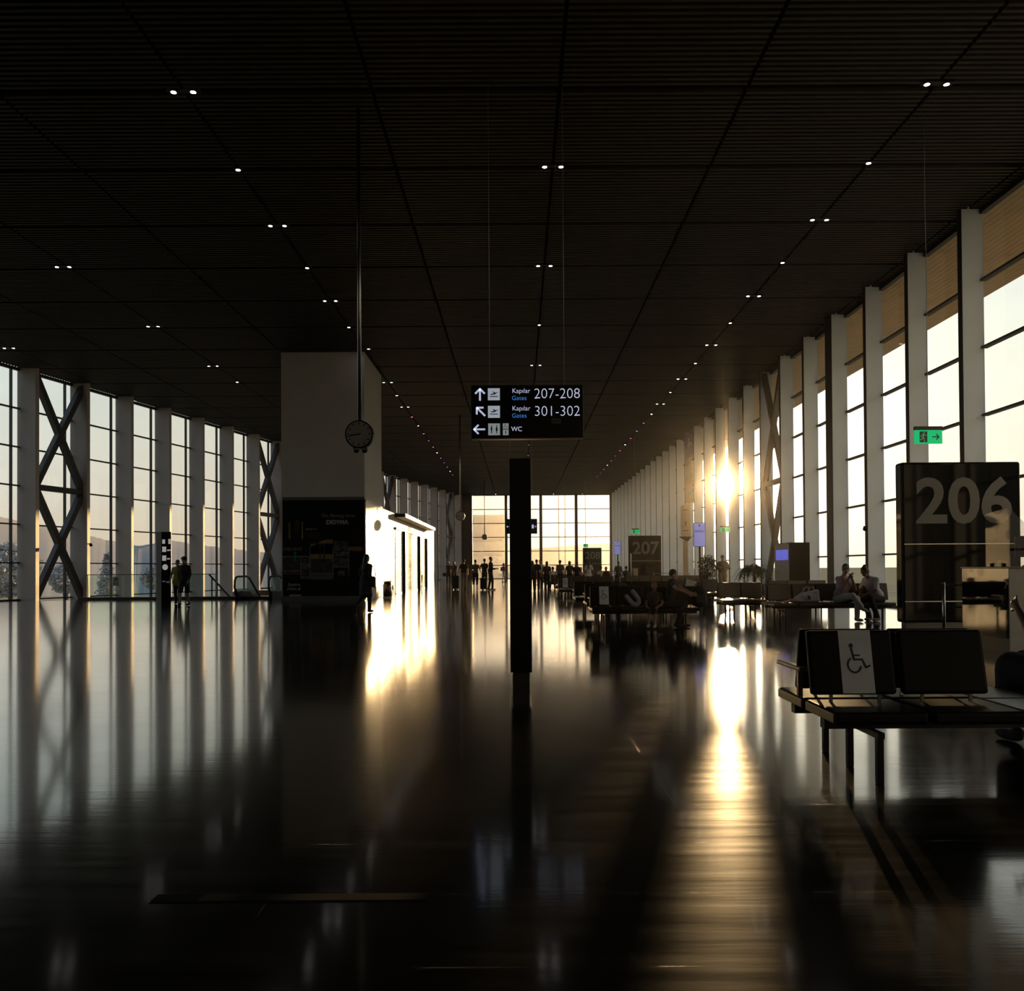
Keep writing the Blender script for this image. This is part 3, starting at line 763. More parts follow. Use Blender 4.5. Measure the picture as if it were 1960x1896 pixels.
b = MB(); b.prism(sp_, 0, .004, Matrix(((1, 0, 0, 0), (0, 0, -1, YP), (0, 1, 0, 0), (0, 0, 0, 1)))); b.build('sky_photo', pm('ochre', (0.228, 0.162, 0.048)), ps)
photo('ruin_photo', u2, 690, 340, 1180, 650, pm('ruins', (0.067, 0.046, 0.038), .9, 9), th=.005)
for a_, c_ in ((885, 915), (975, 1005)): photo('column_print', u2, a_, 30, c_, 340, pm('shade', (0.038, 0.030, 0.019)), th=.006)
photo('lintel_print', u2, 880, 10, 1008, 45, pm('shade', (0.038, 0.030, 0.019)), th=.007)
photo('crowd_photo', u2, 75, 300, 465, 570, pm('crowd', (0.057, 0.053, 0.053), .9, 14))
photo('pale_photo', u2, 490, 300, 670, 400, pm('beige', (0.114, 0.095, 0.076), .8, 9)); photo('figure_photo', u2, 490, 415, 670, 570, pm('greyish', (0.171, 0.162, 0.162), .8, 8)); photo('warm_photo', u2, 490, 590, 670, 690, pm('amber', (0.095, 0.057, 0.028), .8, 8))
photo('bay_photo', u2, 1200, 170, 1520, 280, pm('greyish', (0.171, 0.162, 0.162))); photo('statue_photo', u1, 1200, 980, 1520, 1190, pm('blue_grey', (0.095, 0.095, 0.114), .8, 5)); photo('coast_photo', u2, 1200, 310, 1520, 500, pm('slate', (0.104, 0.104, 0.114), .8, 7))
photo('grey_band', u2, 690, 680, 1180, 790, pm('band', (0.114, 0.104, 0.104), .4)); photo('caption_band', u2, 480, 705, 670, 780, pm('band', (0.133, 0.123, 0.114), .4))
photo('amber_print', u2, 70, 600, 465, 690, pm('amber2', (0.114, 0.067, 0.023), .8)); photo('hall_photo', u2, 75, 90, 500, 155, pm('greyish', (0.171, 0.162, 0.162)))
photo('amber_print', u1, 200, 570, 250, 940, pm('amber3', (0.190, 0.114, 0.038), .6)); photo('pale_strip', u1, 495, 560, 520, 940, pm('cream', (0.304, 0.266, 0.190), .3)); photo('column_print', u1, 330, 520, 440, 800, pm('dim_brown', (0.042, 0.027, 0.019), .8))
photo('sunset_print', u1, 1540, 1110, 1860, 1200, pm('amber4', (0.209, 0.104, 0.028), .5))
photo('goblet_print', u2, 1290, 600, 1440, 720, pm('greyish', (0.171, 0.162, 0.162)))
for a_ in (470, 675, 1180, 1525):
    photo('white_rule', u2, a_, 80 if a_ > 600 else 280, a_ + 12, 740, mat('rule_white', (.30, .29, .28), .6), th=.006)
for v_, a_, c_ in ((280, 75, 670), (590, 75, 470), (655, 690, 1180), (510, 1195, 1525)): photo('white_rule', u2, a_, v_, c_, v_ + 10, _M['rule_white'], th=.006)
TXT = mat('poster_lettering', (.42, .40, .40), .6, noise=0); TXTB = mat('poster_script', (.30, .21, .17), .6, noise=0)
def ptxt(s_, f_, u, v, size, m, **k):
    x_, z_ = pq(*f_(u, v)); text_mesh('lettering', s_, size, m, ps, (x_, YP - .003, z_), **k)
ptxt('DIDYMA', u1, 1278, 570, .235, TXT, bold=.008, xs=1.0)
ptxt('The Flaming Ionia', u1, 1280, 425, .20, TXTB, shear=.35, xs=.98)
ptxt('APOLLO', u1, 695, 722, .095, TXTB, bold=.003, xs=1.25)
for i in range(4): photo('text_line', u1, 570, 790 + i * 38, 970 - (i % 2) * 30, 800 + i * 38, mat('small_print', (.035, .028, .016), .6), th=.003)
ptxt('Explore', u2, 320, 905, .16, TXT, shear=.4); ptxt('Didim &', u2, 310, 1000, .16, TXT, shear=.4); photo('logo_band', u2, 225, 1125, 480, 1185, mat('rule_white', (.30, .29, .28), .6), th=.004)
b = MB(); xx, zz = pq(565, 1065); b.box(xx - .05, xx + .05, YP - .006, YP, zz - .19, zz + .19); b.build('green_print', mat('print_green', (.0, .16, .07), .6, noise=0), ps)
b = MB(); b.box(PX0, PX1, YP - .012, -.001, 0.0, .19); b.build('skirting', mat('skirting_grey', (.10, .095, .09), .5), ps)

# side poster, sunlit
sp2 = thing('wall_poster', 'sunlit white poster with small dark jewel shapes on the block side', 'poster', (PX1, 33.8, 0))
b = MB(); b.box(0, .03, .05, 4.15, .05, 4.02); b.build('panel', mat('poster_white', (.70, .66, .60), .5, noise=.05), sp2)
b = MB(); b.box(0, .05, .05, 4.15, 4.02, 4.10); b.build('top_rail', mat('rail_cream', (.62, .55, .45), .5), sp2)
for (yy, zz, ry_, rz_, cm) in ((1.05, 2.55, .12, .20, 'd'), (3.35, 2.50, .16, .20, 'd'), (2.0, 2.35, .10, .06, 'a'), (1.9, 3.0, .08, .30, 'r'), (3.1, 1.0, .14, .22, 'd'), (.35, 3.25, .05, .22, 'a'), (.25, 2.9, .05, .1, 'r'), (3.2, 3.2, .04, .5, 'a')):
    cmx = {'d': mat('print_dark_bead', (.02, .018, .015), .5, noise=0), 'a': mat('print_gold', (.45, .26, .06), .5, noise=0), 'r': mat('print_rust', (.30, .06, .02), .5, noise=0)}[cm]
    b = MB(); b.cyl((0, 0, 0), 1, .006, 20, 'X'); o_ = b.build('jewel_print', cmx, sp2); o_.location = (.032, yy, zz); o_.scale = (1, ry_ * 1.6, rz_)
b = MB(); b.box(.03, .036, 3.75, 4.05, .95, 2.55); b.build('olive_strip', mat('print_olive', (.14, .10, .02), .5, noise=0), sp2)

# ------------------------------------------------------------------ closed shop
XS = PX1
def shutter(y0, y1, label):
    t = thing('roller_shutter', label, 'shutter', (XS, y0, 0), 0, 'closed roller shutters of the shop')
    w_ = y1 - y0; n_ = 40; h_ = 3.25
    b = MB()
    for i in range(n_):
        z = .02 + h_ * i / n_
        b.prism([(.012, z), (.030, z + h_ / n_ * .3), (.030, z + h_ / n_ * .7), (.012, z + h_ / n_ - .004)], 0.05, w_ - .05, Matrix(((1, 0, 0, 0), (0, 0, 1, 0), (0, 1, 0, 0), (0, 0, 0, 1))))
    b.box(.002, .013, .05, w_ - .05, .02, h_)
    b.build('slat_curtain', mat('shutter_cream', (.62, .58, .51), .5, noise=.06, nscale=1), t)
    for y_ in (w_,):
        b = MB(); b.box(.002, .17, y_ - .07, y_ + .07, 0, h_ + .02); b.build('jamb_shade', BLACK, t)  # black post stands in for the shaded jamb of the shutter recess
    b = MB(); b.box(.002, .10, -.1, w_ + .1, h_ + .02, h_ + .12); b.build('head_rail', BLACK, t)
    b = MB(); b.box(.010, .045, .1, w_ - .1, 0.005, .06); b.build('bottom_bar', mat('bar_grey', (.45, .42, .38), .5), t)
for y0, y1, lab in ((42.0, 44.75, 'narrow sunlit shutter nearest the white block'), (45.05, 51.6, 'wide sunlit middle shutter of the shop'), (51.9, 55.6, 'farthest narrow sunlit shutter of the shop')): shutter(y0, y1, lab)
cn_ = thing('shop_canopy', 'flat white canopy projecting above the closed shutters', 'canopy', (XS, 42.0, 3.86))
b = MB(); b.rbox(.0, .55, 0, 15.0, 0, .20, r=.01); b.build('slab', mat('canopy_white', (.66, .62, .56), .5, noise=.04), cn_)
b = MB(); b.box(.02, .5, -.012, -.001, .02, .18); b.build('end_plate', BLACK, cn_)
tb = ground(741.5, 1143.5)
t = thing('trash_bin', 'dark metal waste bin against the sunlit shop wall', 'bin', (tb.x, tb.y, 0))
b = MB(); b.lathe([(.17, .05), (.19, .06), (.19, .58), (.175, .60)], 28); b.build('body', mat('bin_steel', (.14, .12, .12), .3, .9), t)
b = MB(); b.lathe([(.15, .60), (.15, .66), (.17, .665), (.17, .70), (.06, .735)], 28); b.build('lid', mat('bin_lid', (.10, .08, .06), .35, .8), t)
b = MB(); b.lathe([(.205, 0), (.205, .045), (.17, .05)], 28); b.build('base_ring', mat('bin_base', (.6, .52, .45), .4), t)
for a_ in (-100, -60):
    b = MB(); b.box(.186, .194, -.012, .012, .1, .56, m=Matrix.Rotation(R(a_), 4, 'Z')); b.build('rib', BLACK, t)

# ------------------------------------------------------------------ left side: stair void, balustrade, escalator, totem
bl = thing('glass_balustrade', 'clear glass balustrade with dark kerb along the open stairwell', 'railing', (0, VY0, 0))
xa_, xb_ = at(163, 1140, VY0).x, at(413, 1140, VY0).x
b = MB(); b.box(xa_ - .3, at(505, 1140, VY0).x + .3, -.03, .10, 0, .12); b.build('kerb', mat('kerb_dark', (.03, .022, .016), .5), bl)
n_ = 4
for i in range(n_):
    a = xa_ + (xb_ - xa_) * i / n_; c = xa_ + (xb_ - xa_) * (i + 1) / n_
    b = MB(); b.box(a + .01, c - .01, .02, .04, .12, 1.08); b.build('glass_panel', CLEAR, bl)
b = MB(); b.rbox(xa_, xb_, .01, .05, 1.08, 1.11, r=.008); b.build('top_rail', mat('rail_green_grey', (.10, .12, .11), .4), bl)
for x_ in (xa_ + .12, xb_):
    b = MB(); b.box(x_ - .02, x_ + .02, .0, .06, .12, 1.09); b.build('post', mat('post_cream', (.5, .48, .38), .5), bl)
nb = at(222, 1112, VY0)
nz = thing('notice', 'cream paper notice stuck on the stairwell glass', 'notice', (nb.x, VY0 + .018, nb.z))
b = MB(); b.box(-.14, .14, -.004, 0, -.20, .20); b.build('sheet', mat('notice_cream', (.45, .43, .33), .7), nz)
picto('printed_symbol', [disc2(.5, .5, .4, 12)], -.07, .02, .14, .13, -.004, mat('print_amber_dark', (.10, .08, .03), .7, noise=0), nz, .002)
for i in range(3): plate('printed_line', -.10, .10, -.07 - i * .035, -.06 - i * .035, -.004, mat('print_grey', (.16, .15, .12), .7, noise=0), nz, .002)
nb = at(287, 1108, VY0)
np_ = thing('prohibition_sticker', 'round no entry sticker on the glass beside the black totem', 'sticker', (nb.x, VY0 + .018, nb.z))
b = MB(); 
mm = Matrix(((1, 0, 0, 0), (0, 0, -1, 0), (0, 1, 0, 0), (0, 0, 0, 1)))
for sh in ring2(0, 0, .12, .025, 0, 2 * PI, 28): b.prism(sh, 0, .003, mm)
b.build('ring', INK, np_)
picto('pictogram', MAN, -.06, -.10, .12, .2, 0, INK, np_, .003)
b = MB(); b.prism(stroke((-.085, .085), (.085, -.085), .022), .003, .005, mm); b.build('slash', INK, np_)

es = thing('escalator', 'escalator going down with black rubber handrails and glass sides', 'escalator', (-12.05, VY0 + .1, 0))
SL = math.tan(R(30))
def epath(z):                                 # handrail line: newel loop, flat, then down the incline
    pts = [(0, -.15, z - .75), (0, -.62, z - .66), (0, -.80, z - .45), (0, -.78, z - .18), (0, -.62, z - .03), (0, -.40, z), (0, .75, z), (0, 1.1, z - .06)]
    for i in range(1, 9): pts.append((0, 1.1 + i, z - .06 - i * SL))
    return pts
for x_, nm in ((0, 'a'), (1.45, 'b')):
    hr = MB(); hr.tube([(x_, p[1], p[2]) for p in epath(.98)], .045, 10); hr.build('handrail', mat('handrail_rubber', (.010, .010, .010), .45), es)
    side = [(-.15, .2), (-.62, .34), (-.76, .5), (-.74, .8), (-.6, .92), (-.4, .95), (.75, .95), (1.1, .89), (9.1, .89 - 8 * SL), (9.1, .1 - 8 * SL), (1.1, .1), (.2, .2)]
    b = MB(); b.prism(side, x_ - .006, x_ + .006, Matrix(((0, 0, 1, 0), (1, 0, 0, 0), (0, 1, 0, 0), (0, 0, 0, 1)))); b.build('glass_side', CLEAR, es)
    sk = [(-.55, .0), (-.55, .30), (-.3, .34), (1.1, .30), (9.1, .30 - 8 * SL), (9.1, -.30 - 8 * SL), (1.1, -.3), (.25, -.3), (.25, 0)]
    b = MB(); b.prism(sk, x_ - .07, x_ + .07, Matrix(((0, 0, 1, 0), (1, 0, 0, 0), (0, 1, 0, 0), (0, 0, 0, 1)))); b.build('skirt_panel', BLACK, es)
for i in range(14):
    y_ = .9 + i * .40; z_ = -.02 - max(0, i) * .40 * SL
    b = MB(); b.box(.08, 1.37, y_, y_ + .40, z_ - .22, z_); b.build('step', mat('step_metal', (.12, .12, .12), .4, .7), es)
b = MB(); b.box(.08, 1.37, -.1, .9, .0, .012); b.build('landing_plate', CHROME, es)

sr = thing('stair_handrail', 'thin dark sloping handrail left of the escalator', 'railing', (at(398, 1140, VY0).x, VY0 + .15, 0))
b = MB(); b.bar((0, 0, 1.08), (.75, 4.5, -1.6), .05, .05); b.build('rail', BLACK, sr)
for f_ in (.05, .42, .8):
    p_ = Vector((0, 0, 1.08)).lerp(Vector((.75, 4.5, -1.6)), f_); b = MB(); b.bar(p_ - Vector((0, 0, 1.0)), p_, .04, .04, (1, 0, 0)); b.build('post', BLACK, sr)
b = MB()
for i in range(12): b.box(-.3, 1.3, .1 + i * .4, .1 + i * .4 + .42, -.2 - i * .24 - .2, -.2 - i * .24)
tag(b.build('stone_stair', mat('stair_stone', (.12, .115, .11), .6)), 'dark stone stair flight going down beside the escalator', 'stairs').location = sr.location

lt = ground(309, 1156)
tt = thing('information_totem', 'black information totem with white icons beside the left couple', 'totem', (lt.x, lt.y, 0), R(-52))
# corner post towards the camera: left face and right face
_M['totem_black'] = mat('totem_black', (.006, .006, .007), .35, spec=.2)
tt.rotation_euler = (0, 0, 0)
b = MB(); b.prism([(0, 0), (.33, .08), (.10, .34), (-.28, .20)], 0, 2.72); b.build('body', _M['totem_black'], tt)
b = MB(); b.prism([(0, 0), (.33, .08), (.09, .33), (-.27, .20)], 0, .06, xform((-.0, -.01, 0))); b.build('base', BLACK, tt)
fa = Matrix.Rotation(math.atan2(.08, .33), 4, 'Z')
def tface(nm, sh, x, z, w_, h_, m_):
    o_ = picto(nm, sh, 0, 0, w_, h_, 0, m_, tt, .004); o_.location = fa @ Vector((x, -.001, z)); o_.rotation_euler = (0, 0, math.atan2(.08, .33))
LITT = mat('totem_icons', (.8, .8, .8), emit=.36, ecol=(.75, .74, .72))
BX = [[(0, 0), (1, 0), (1, 1), (0, 1)]]
tface('icon', BX, .03, 2.27, .10, .16, LITT); tface('icon', BX, .245, 2.26, .08, .19, LITT)
tface('icon', BX, .03, 1.96, .14, .20, LITT); tface('icon', BX, .20, 2.0, .12, .05, LITT)
tface('icon', BX, .03, 1.63, .14, .20, LITT); tface('icon', BX, .20, 1.68, .10, .05, LITT)
tface('round_icon', [disc2(.5, .5, .5)], .03, 1.28, .20, .22, LITT)
tface('lettering_block', BX, .03, .83, .10, .05, mat('totem_dim', (.2, .2, .3), emit=.12, ecol=(.4, .4, .6))); tface('lettering_block', BX, .17, .80, .12, .06, _M['totem_dim'])

# ------------------------------------------------------------------ right side
ks = thing('kiosk', 'tall box kiosk with lit pale side and black front by the right fins', 'kiosk', (at(1512, 1090, 26).x, 26, 0))
b = MB(); b.box(0, .62, 0, 1.55, 0, 2.02); b.build('body', mat('kiosk_dark', (.012, .010, .007), .5, spec=.15), ks)
b = MB(); b.box(-.012, -.001, .05, 1.52, .80, 2.0); b.build('side_panel', mat('kiosk_beige', (.78, .66, .56), .6), ks)
b = MB(); b.box(-.03, -.012, .12, 1.3, 1.48, 1.80); sc2 = b.build('blue_screen', LITBL, ks)
b = MB(); b.box(-.018, -.012, .05, 1.52, 1.08, 1.10); b.build('seam_strip', LINE, ks)
kt = thing('charging_table', 'low dark table with items beside the kiosk', 'table', (at(1486, 1090, 25.4).x, 25.4, 0))
b = MB(); b.rbox(-.35, .40, 0, .45, .70, .74, r=.01); b.build('table_top', BROWNL, kt)
for x_, y_ in ((-.3, .05), (.35, .05), (-.3, .4), (.35, .4)):
    b = MB(); b.box(x_ - .02, x_ + .02, y_ - .02, y_ + .02, 0, .705); b.build('leg', BLACK, kt)

def screen(px0, px1, py0, py1, d, label):
    a = at(px0, py1, d); c = at(px1, py0, d)
    t = thing('information_screen', label, 'screen', ((a.x + c.x) / 2, d, 0), R(-14))
    w_ = (c.x - a.x) / 2
    b = MB(); b.rbox(-w_, w_, 0, .07, a.z, c.z, r=.012); b.build('case', BLACK, t)
    b = MB(); b.box(-w_ + .015, w_ - .015, -.005, -.0005, a.z + .015, c.z - .015); dsp = b.build('display', LITV, t)
    hh = c.z - a.z
    ik = mat('screen_ink', (.08, .08, .3), emit=.10, ecol=(.15, .15, .5))
    picto('emblem', [disc2(.5, .3, .3, 12)], -.06, a.z + hh * .84, .12, .12, -.005, ik, t, .002)
    for i in range(2): plate('text_line', -w_ * .8, w_ * .8, a.z + hh * (.66 - i * .05), a.z + hh * (.68 - i * .05), -.005, ik, t, .002)
    b = MB(); b.rbox(-.035, .035, .02, .09, .02, a.z + .02, r=.006); b.build('pole', BLACK, t)
    b = MB(); b.lathe([(.24, 0), (.24, .02), (.05, .035)], 24, (0, .055, 0)); b.build('foot_plate', BLACK, t)
screen(1328, 1350, 1000, 1046, 30, 'violet portrait screen on a black pole beside the potted tree')
screen(1176, 1188, 1035, 1061, 56, 'small violet portrait screen left of gate 207')

st_ = at(1313, 1000, 50)
t = thing('charging_totem', 'cream coloured totem board with a 1 on a pole by the right fins', 'totem', (st_.x, 50, 0), R(-18))
zb, zt_ = at(1313, 1026, 50).z, at(1313, 966, 50).z
b = MB(); b.prism([(-.30, zb + .06), (-.24, zb), (.24, zb), (.30, zb + .06), (.30, zt_ + .15), (-.30, zt_ - .05)], 0, .12, Matrix(((1, 0, 0, 0), (0, 0, -1, 0), (0, 1, 0, 0), (0, 0, 0, 1)))); b.build('board', mat('totem_cream', (.72, .60, .44), .5), t)
text_mesh('numeral', '1', .42, INK, t, (0, -.122, (zb + zt_) / 2 - .2))
for z in (.62, -.62): plate('printed_line', -.18, .18, (zb + zt_) / 2 + z, (zb + zt_) / 2 + z + .03, -.12, INK, t, .002)
b = MB(); b.prism([(-.40, zb - .02), (.32, zb - .02), (.12, zb - .30), (-.12, zb - .22)], -.04, .18, Matrix(((1, 0, 0, 0), (0, 0, -1, 0), (0, 1, 0, 0), (0, 0, 0, 1)))); b.build('bracket', BLACK, t)
b = MB(); b.rbox(-.18, .12, -.1, .02, .03, zb - .25, r=.01); b.build('column', mat('column_cream', (.55, .42, .30), .5), t)
b = MB(); b.rbox(-.35, .35, -.3, .2, 0, .035, r=.01); b.build('foot_plate', BLACK, t)

ba, bb = at(1312.5, 962, 54.82), at(1327.5, 826, 54.82)
t = thing('hanging_banner', 'tall blue topped advertising banner hung on a right hand fin', 'banner', ((ba.x + bb.x) / 2, 54.82, 0))
hw = (bb.x - ba.x) / 2; zt2 = min(bb.z, H - .06)
b = MB(); b.box(-hw, hw, 0, .04, ba.z, zt2); b.build('backing', mat('banner_tan', (.22, .17, .10), .6), t)
b = MB(); b.prism([(-hw, zt2 - 1.75), (hw, zt2 - 1.2), (hw, zt2 - .02), (-hw, zt2 - .02)], 0, .006, Matrix(((1, 0, 0, 0), (0, 0, -1, 0), (0, 1, 0, 0), (0, 0, 0, 1)))); b.build('blue_field', mat('banner_blue', (.07, .07, .26), .6), t)
b = MB(); b.prism([(-hw, zt2 - 3.0), (hw, zt2 - 3.0), (hw, zt2 - 1.22), (-hw, zt2 - 1.77)], 0, .005, Matrix(((1, 0, 0, 0), (0, 0, -1, 0), (0, 1, 0, 0), (0, 0, 0, 1)))); b.build('grey_field', mat('banner_grey', (.24, .23, .22), .6, noise=.4, nscale=3), t)
plate('white_emblem', -hw * .4, -hw * .05, zt2 - .85, zt2 - .3, -.006, mat('banner_white', (.55, .55, .75), .6), t, .003); plate('white_emblem', .02, hw * .55, zt2 - .75, zt2 - .5, -.006, _M['banner_white'], t, .003)
plate('pale_print', -hw * .5, hw * .9, zt2 - 4.1, zt2 - 3.5, -.0005, mat('banner_teal', (.20, .24, .22), .6, noise=.6, nscale=5), t, .004)

# counter of gate 207 and the red belt of the queue
t = thing('gate_counter', 'small beige desk in front of gate 207', 'counter', (at(1212, 1100, 49).x, 49, 0))
b = MB(); b.box(0, .28, 0, .6, 0, 1.22); b.build('pedestal', mat('desk_beige', (.50, .38, .24), .5), t)
b = MB(); b.rbox(.0, .85, 0, .6, .62, .72, r=.01); b.build('desk_top', _M['desk_beige'], t)
b = MB(); b.box(.75, .83, .05, .55, 0, .625); b.build('leg_panel', _M['desk_beige'], t)
b = MB(); b.box(-.10, -.085, .0, .5, .72, 2.1); b.build('acrylic_panel', mat('acrylic_pink', (.8, .62, .5), .4), t)
RED = mat('red_belt', (.45, .02, .015), .6)
for i, (xa_, xb_, y_) in enumerate(((1.4, 4.6, 62), (4.95, 8.1, 62))):
    t = thing('belt_barrier', ['queue barrier with the brighter red belt on the crowd side', 'queue barrier with red belt next to gate 207'][i], 'barrier', (xa_, y_, 0))
    for x_ in (.05, xb_ - xa_ - .05):
        b = MB(); b.cyl((x_, 0, .52), .035, 1.0, 12); b.build('post', BLACK, t)
        b = MB(); b.lathe([(.17, 0), (.17, .02), (.04, .035)], 18, (x_, 0, 0)); b.build('foot_plate', BLACK, t)
    b = MB(); b.box(.05, xb_ - xa_ - .05, -.004, .004, .96, 1.03); b.build('belt', RED, t)

# potted plants
def potted(px, py, d, hh, label, kind):
    c = at(px, py, d); random.seed(int(px))
    t = thing('potted_plant', label, 'plant', (c.x, d, 0))
    b = MB(); b.lathe([(.16, 0), (.20, .02), (.25, .42), (.26, .45), (.22, .45), (.21, .40)], 22); b.build('pot', mat('pot_dark', (.04, .03, .025), .5), t)
    if kind == 'bush':
        b = MB(); b.tube([(0, 0, .38), (.03, .02, .8), (-.02, 0, 1.2)], [.025, .02, .014], 8)
        for k in range(7):
            a = k * .9; b.tube([(0, 0, .8 + .05 * k), (.16 * math.cos(a), .16 * math.sin(a), 1.0 + .06 * k), (.28 * math.cos(a), .28 * math.sin(a), 1.15 + .07 * k)], [.01, .008, .004], 5)
        b.build('stem', mat('bark_brown', (.08, .05, .03), .8), t)
        f = MB()
        for k in range(900):
            v = Vector((random.gauss(0, 1), random.gauss(0, 1), random.gauss(0, 1))).normalized() * random.uniform(.3, 1) ** .6
            p = Vector((v.x * .32, v.y * .32, hh - .48 + v.z * .48))
            q = Euler((random.uniform(0, 6), random.uniform(0, 6), random.uniform(0, 6))).to_matrix()
            l = .075; f._add([p + q @ Vector(c_) for c_ in ((0, 0, 0), (.022, l * .5, .008), (0, l, 0), (-.022, l * .5, .008))], [(0, 1, 2, 3)])
        f.build('foliage', mat('dry_olive_leaf', (.10, .075, .035), .6), t)['kind'] = 'stuff'
    else:
        b = MB(); b.tube([(0, 0, .38), (.04, 0, .8), (0, 0, hh - .35)], [.05, .045, .035], 8); b.build('trunk', mat('palm_trunk', (.05, .04, .03), .8), t)
        f = MB()
        for k in range(16):
            a = k * 2.4; up_ = random.uniform(.25, .5); L_ = random.uniform(.5, .75)
            pts_ = [Vector((math.cos(a) * L_ * s_, math.sin(a) * L_ * s_, hh - .35 + up_ * math.sin(s_ * 2.2) - s_ * s_ * .55)) for s_ in (0, .2, .4, .6, .8, 1)]
            f.tube(pts_, [.008, .007, .006, .005, .004, .003], 4)
            sd = Vector((-math.sin(a), math.cos(a), 0))
            for s_ in range(12):
                u_ = .25 + s_ * .06; i0 = min(4, int(u_ * 5)); p = pts_[i0].lerp(pts_[i0 + 1], u_ * 5 - i0)
                for g_ in (-1, 1): f._add([p, p + sd * g_ * .10 + Vector((0, 0, -.05)), p + sd * g_ * .17 + Vector((0, 0, -.17)), p + sd * g_ * .08 + Vector((0, 0, -.08))], [(0, 1, 2, 3)])
        f.build('fronds', mat('palm_green', (.035, .05, .018), .55), t)['kind'] = 'stuff'
potted(1354, 1090, 28.6, 1.72, 'bushy brown potted tree beside the violet screen', 'bush')
potted(1443, 1090, 28.6, 1.45, 'small potted palm left of the kiosk', 'palm')

# drain hatch set in the floor near the camera
ha, hb_ = ground(285, 1728), ground(822, 1709)
b = MB(); b.box(ha.x, hb_.x, ha.y, hb_.y, 0, .002); b.box(ha.x + .012, hb_.x - .012, ha.y + .012, hb_.y - .012, .001, .003)
tag(b.build('floor_hatch', mat('hatch_dark_metal', (.004, .004, .004), .8, spec=.1)), 'long narrow dark cover strip set into the stone floor', 'floor cover')

# ================================================================== people
def remeshed(name, parts, m, parent, voxel=.012, extra=None, smooth=4):
    b = MB()
    for p in parts:
        if p[0] == 'c':
            _, a, c, r1, r2 = p; a, c = Vector(a), Vector(c)
            b.ball(a, r1, u=12, v=8); b.ball(c, r2, u=12, v=8)
            if (a - c).length > 1e-4: b.tube([a, a.lerp(c, .5), c], [r1, (r1 + r2) / 2, r2], 12)
        else:
            _, c, r, mm = p; b.ball((0, 0, 0), *r, u=18, v=12, m=Matrix.Translation(c) @ mm.to_4x4())
    bmesh.ops.recalc_face_normals(b.bm, faces=b.bm.faces[:])
    me = bpy.data.meshes.new(name); b.bm.to_mesh(me); b.bm.free()
    o = bpy.data.objects.new(name, me); C.objects.link(o)
    rm = o.modifiers.new('r', 'REMESH'); rm.mode = 'VOXEL'; rm.voxel_size = voxel; rm.adaptivity = 0
    sm = o.modifiers.new('s', 'SMOOTH'); sm.iterations = smooth; sm.factor = .5
    dg = bpy.context.evaluated_depsgraph_get(); dg.update()
    nm = bpy.data.meshes.new_from_object(o.evaluated_get(dg)); nm.name = name
    bpy.data.objects.remove(o); bpy.data.meshes.remove(me)
    if extra:
        bb = bmesh.new(); bb.from_mesh(nm); x = MB(); x.bm.free(); x.bm = bb; extra(x); bb.to_mesh(nm); bb.free()
    nm.materials.clear(); nm.materials.append(m)
    for p in nm.polygons: p.use_smooth = True
    o = bpy.data.objects.new(name, nm); C.objects.link(o); o.parent = parent
    return o

SKIN = mat('skin_tan', (.30, .17, .11), .5, noise=.08)
SKINL = mat('skin_light', (.42, .26, .19), .5, noise=.08)
HAIRD = mat('hair_dark', (.012, .009, .008), .5, noise=.3, nscale=40)
HAIRB = mat('hair_brown', (.05, .03, .018), .5, noise=.3, nscale=40)
def cloth(nm, c): return mat('cloth_' + nm, c, .85, noise=.18, nscale=9)
CB = cloth('black', (.010, .010, .011)); CN = cloth('navy', (.012, .013, .02)); CG = cloth('grey_green', (.10, .10, .085)); CK = cloth('khaki', (.20, .17, .13))
CW = cloth('white', (.80, .80, .84)); CP = cloth('pale_pink', (.62, .44, .46)); CY = cloth('yellow', (.34, .26, .03)); CR = cloth('maroon', (.14, .02, .03)); CT = cloth('cream', (.72, .67, .61)); CD = cloth('denim', (.04, .05, .07)); CBR = cloth('brown', (.05, .035, .025))
SHB = cloth('shoe_black', (.012, .011, .011)); SHW = cloth('shoe_white', (.45, .42, .42)); SHP = cloth('shoe_pink', (.40, .22, .24))

def stand_pose(step=0.0, swing=0.0, lean=0.0, lift=False):
    """standing or walking, facing +y; step: right leg forward, left leg back"""
    J = dict(pelvis=(0, 0, .95), chest=(0, .02 + lean, 1.28), neck=(0, .0 + lean * 1.2, 1.49), head=(0, .025 + lean * 1.3, 1.635))
    for s_, k in ((1, 'r'), (-1, 'l')):
        st = step * s_
        J['sh' + k] = (s_ * .168, lean * 1.1, 1.405); J['hip' + k] = (s_ * .09, 0, .90)
        J['knee' + k] = (s_ * .095, st * .55 + .04, .49); J['ank' + k] = (s_ * .095, st, .085)
        if lift and s_ < 0: J['kneel'] = (-.095, .02, .50); J['ankl'] = (-.10, st, .30)
        sw = -swing * s_
        J['el' + k] = (s_ * .235, sw * .45 - .02, 1.14); J['wr' + k] = (s_ * .245, sw + .05, .90)
    J['toel'] = J['toer'] = None
    return J
def sit_pose(seat=.43, lean=.0):
    z = seat + .09
    J = dict(pelvis=(0, 0, z), chest=(0, .02 + lean, z + .33), neck=(0, lean * 1.35, z + .54), head=(0, .03 + lean * 1.6, z + .685))
    for s_, k in ((1, 'r'), (-1, 'l')):
        J['sh' + k] = (s_ * .165, lean * 1.2, z + .455); J['hip' + k] = (s_ * .095, .03, z - .01)
        J['knee' + k] = (s_ * .12, .45, z + .02); J['ank' + k] = (s_ * .13, .43, .085)
        J['el' + k] = (s_ * .235, .06 + lean, z + .21); J['wr' + k] = (s_ * .16, .30 + lean * .5, z + .12)
    return J

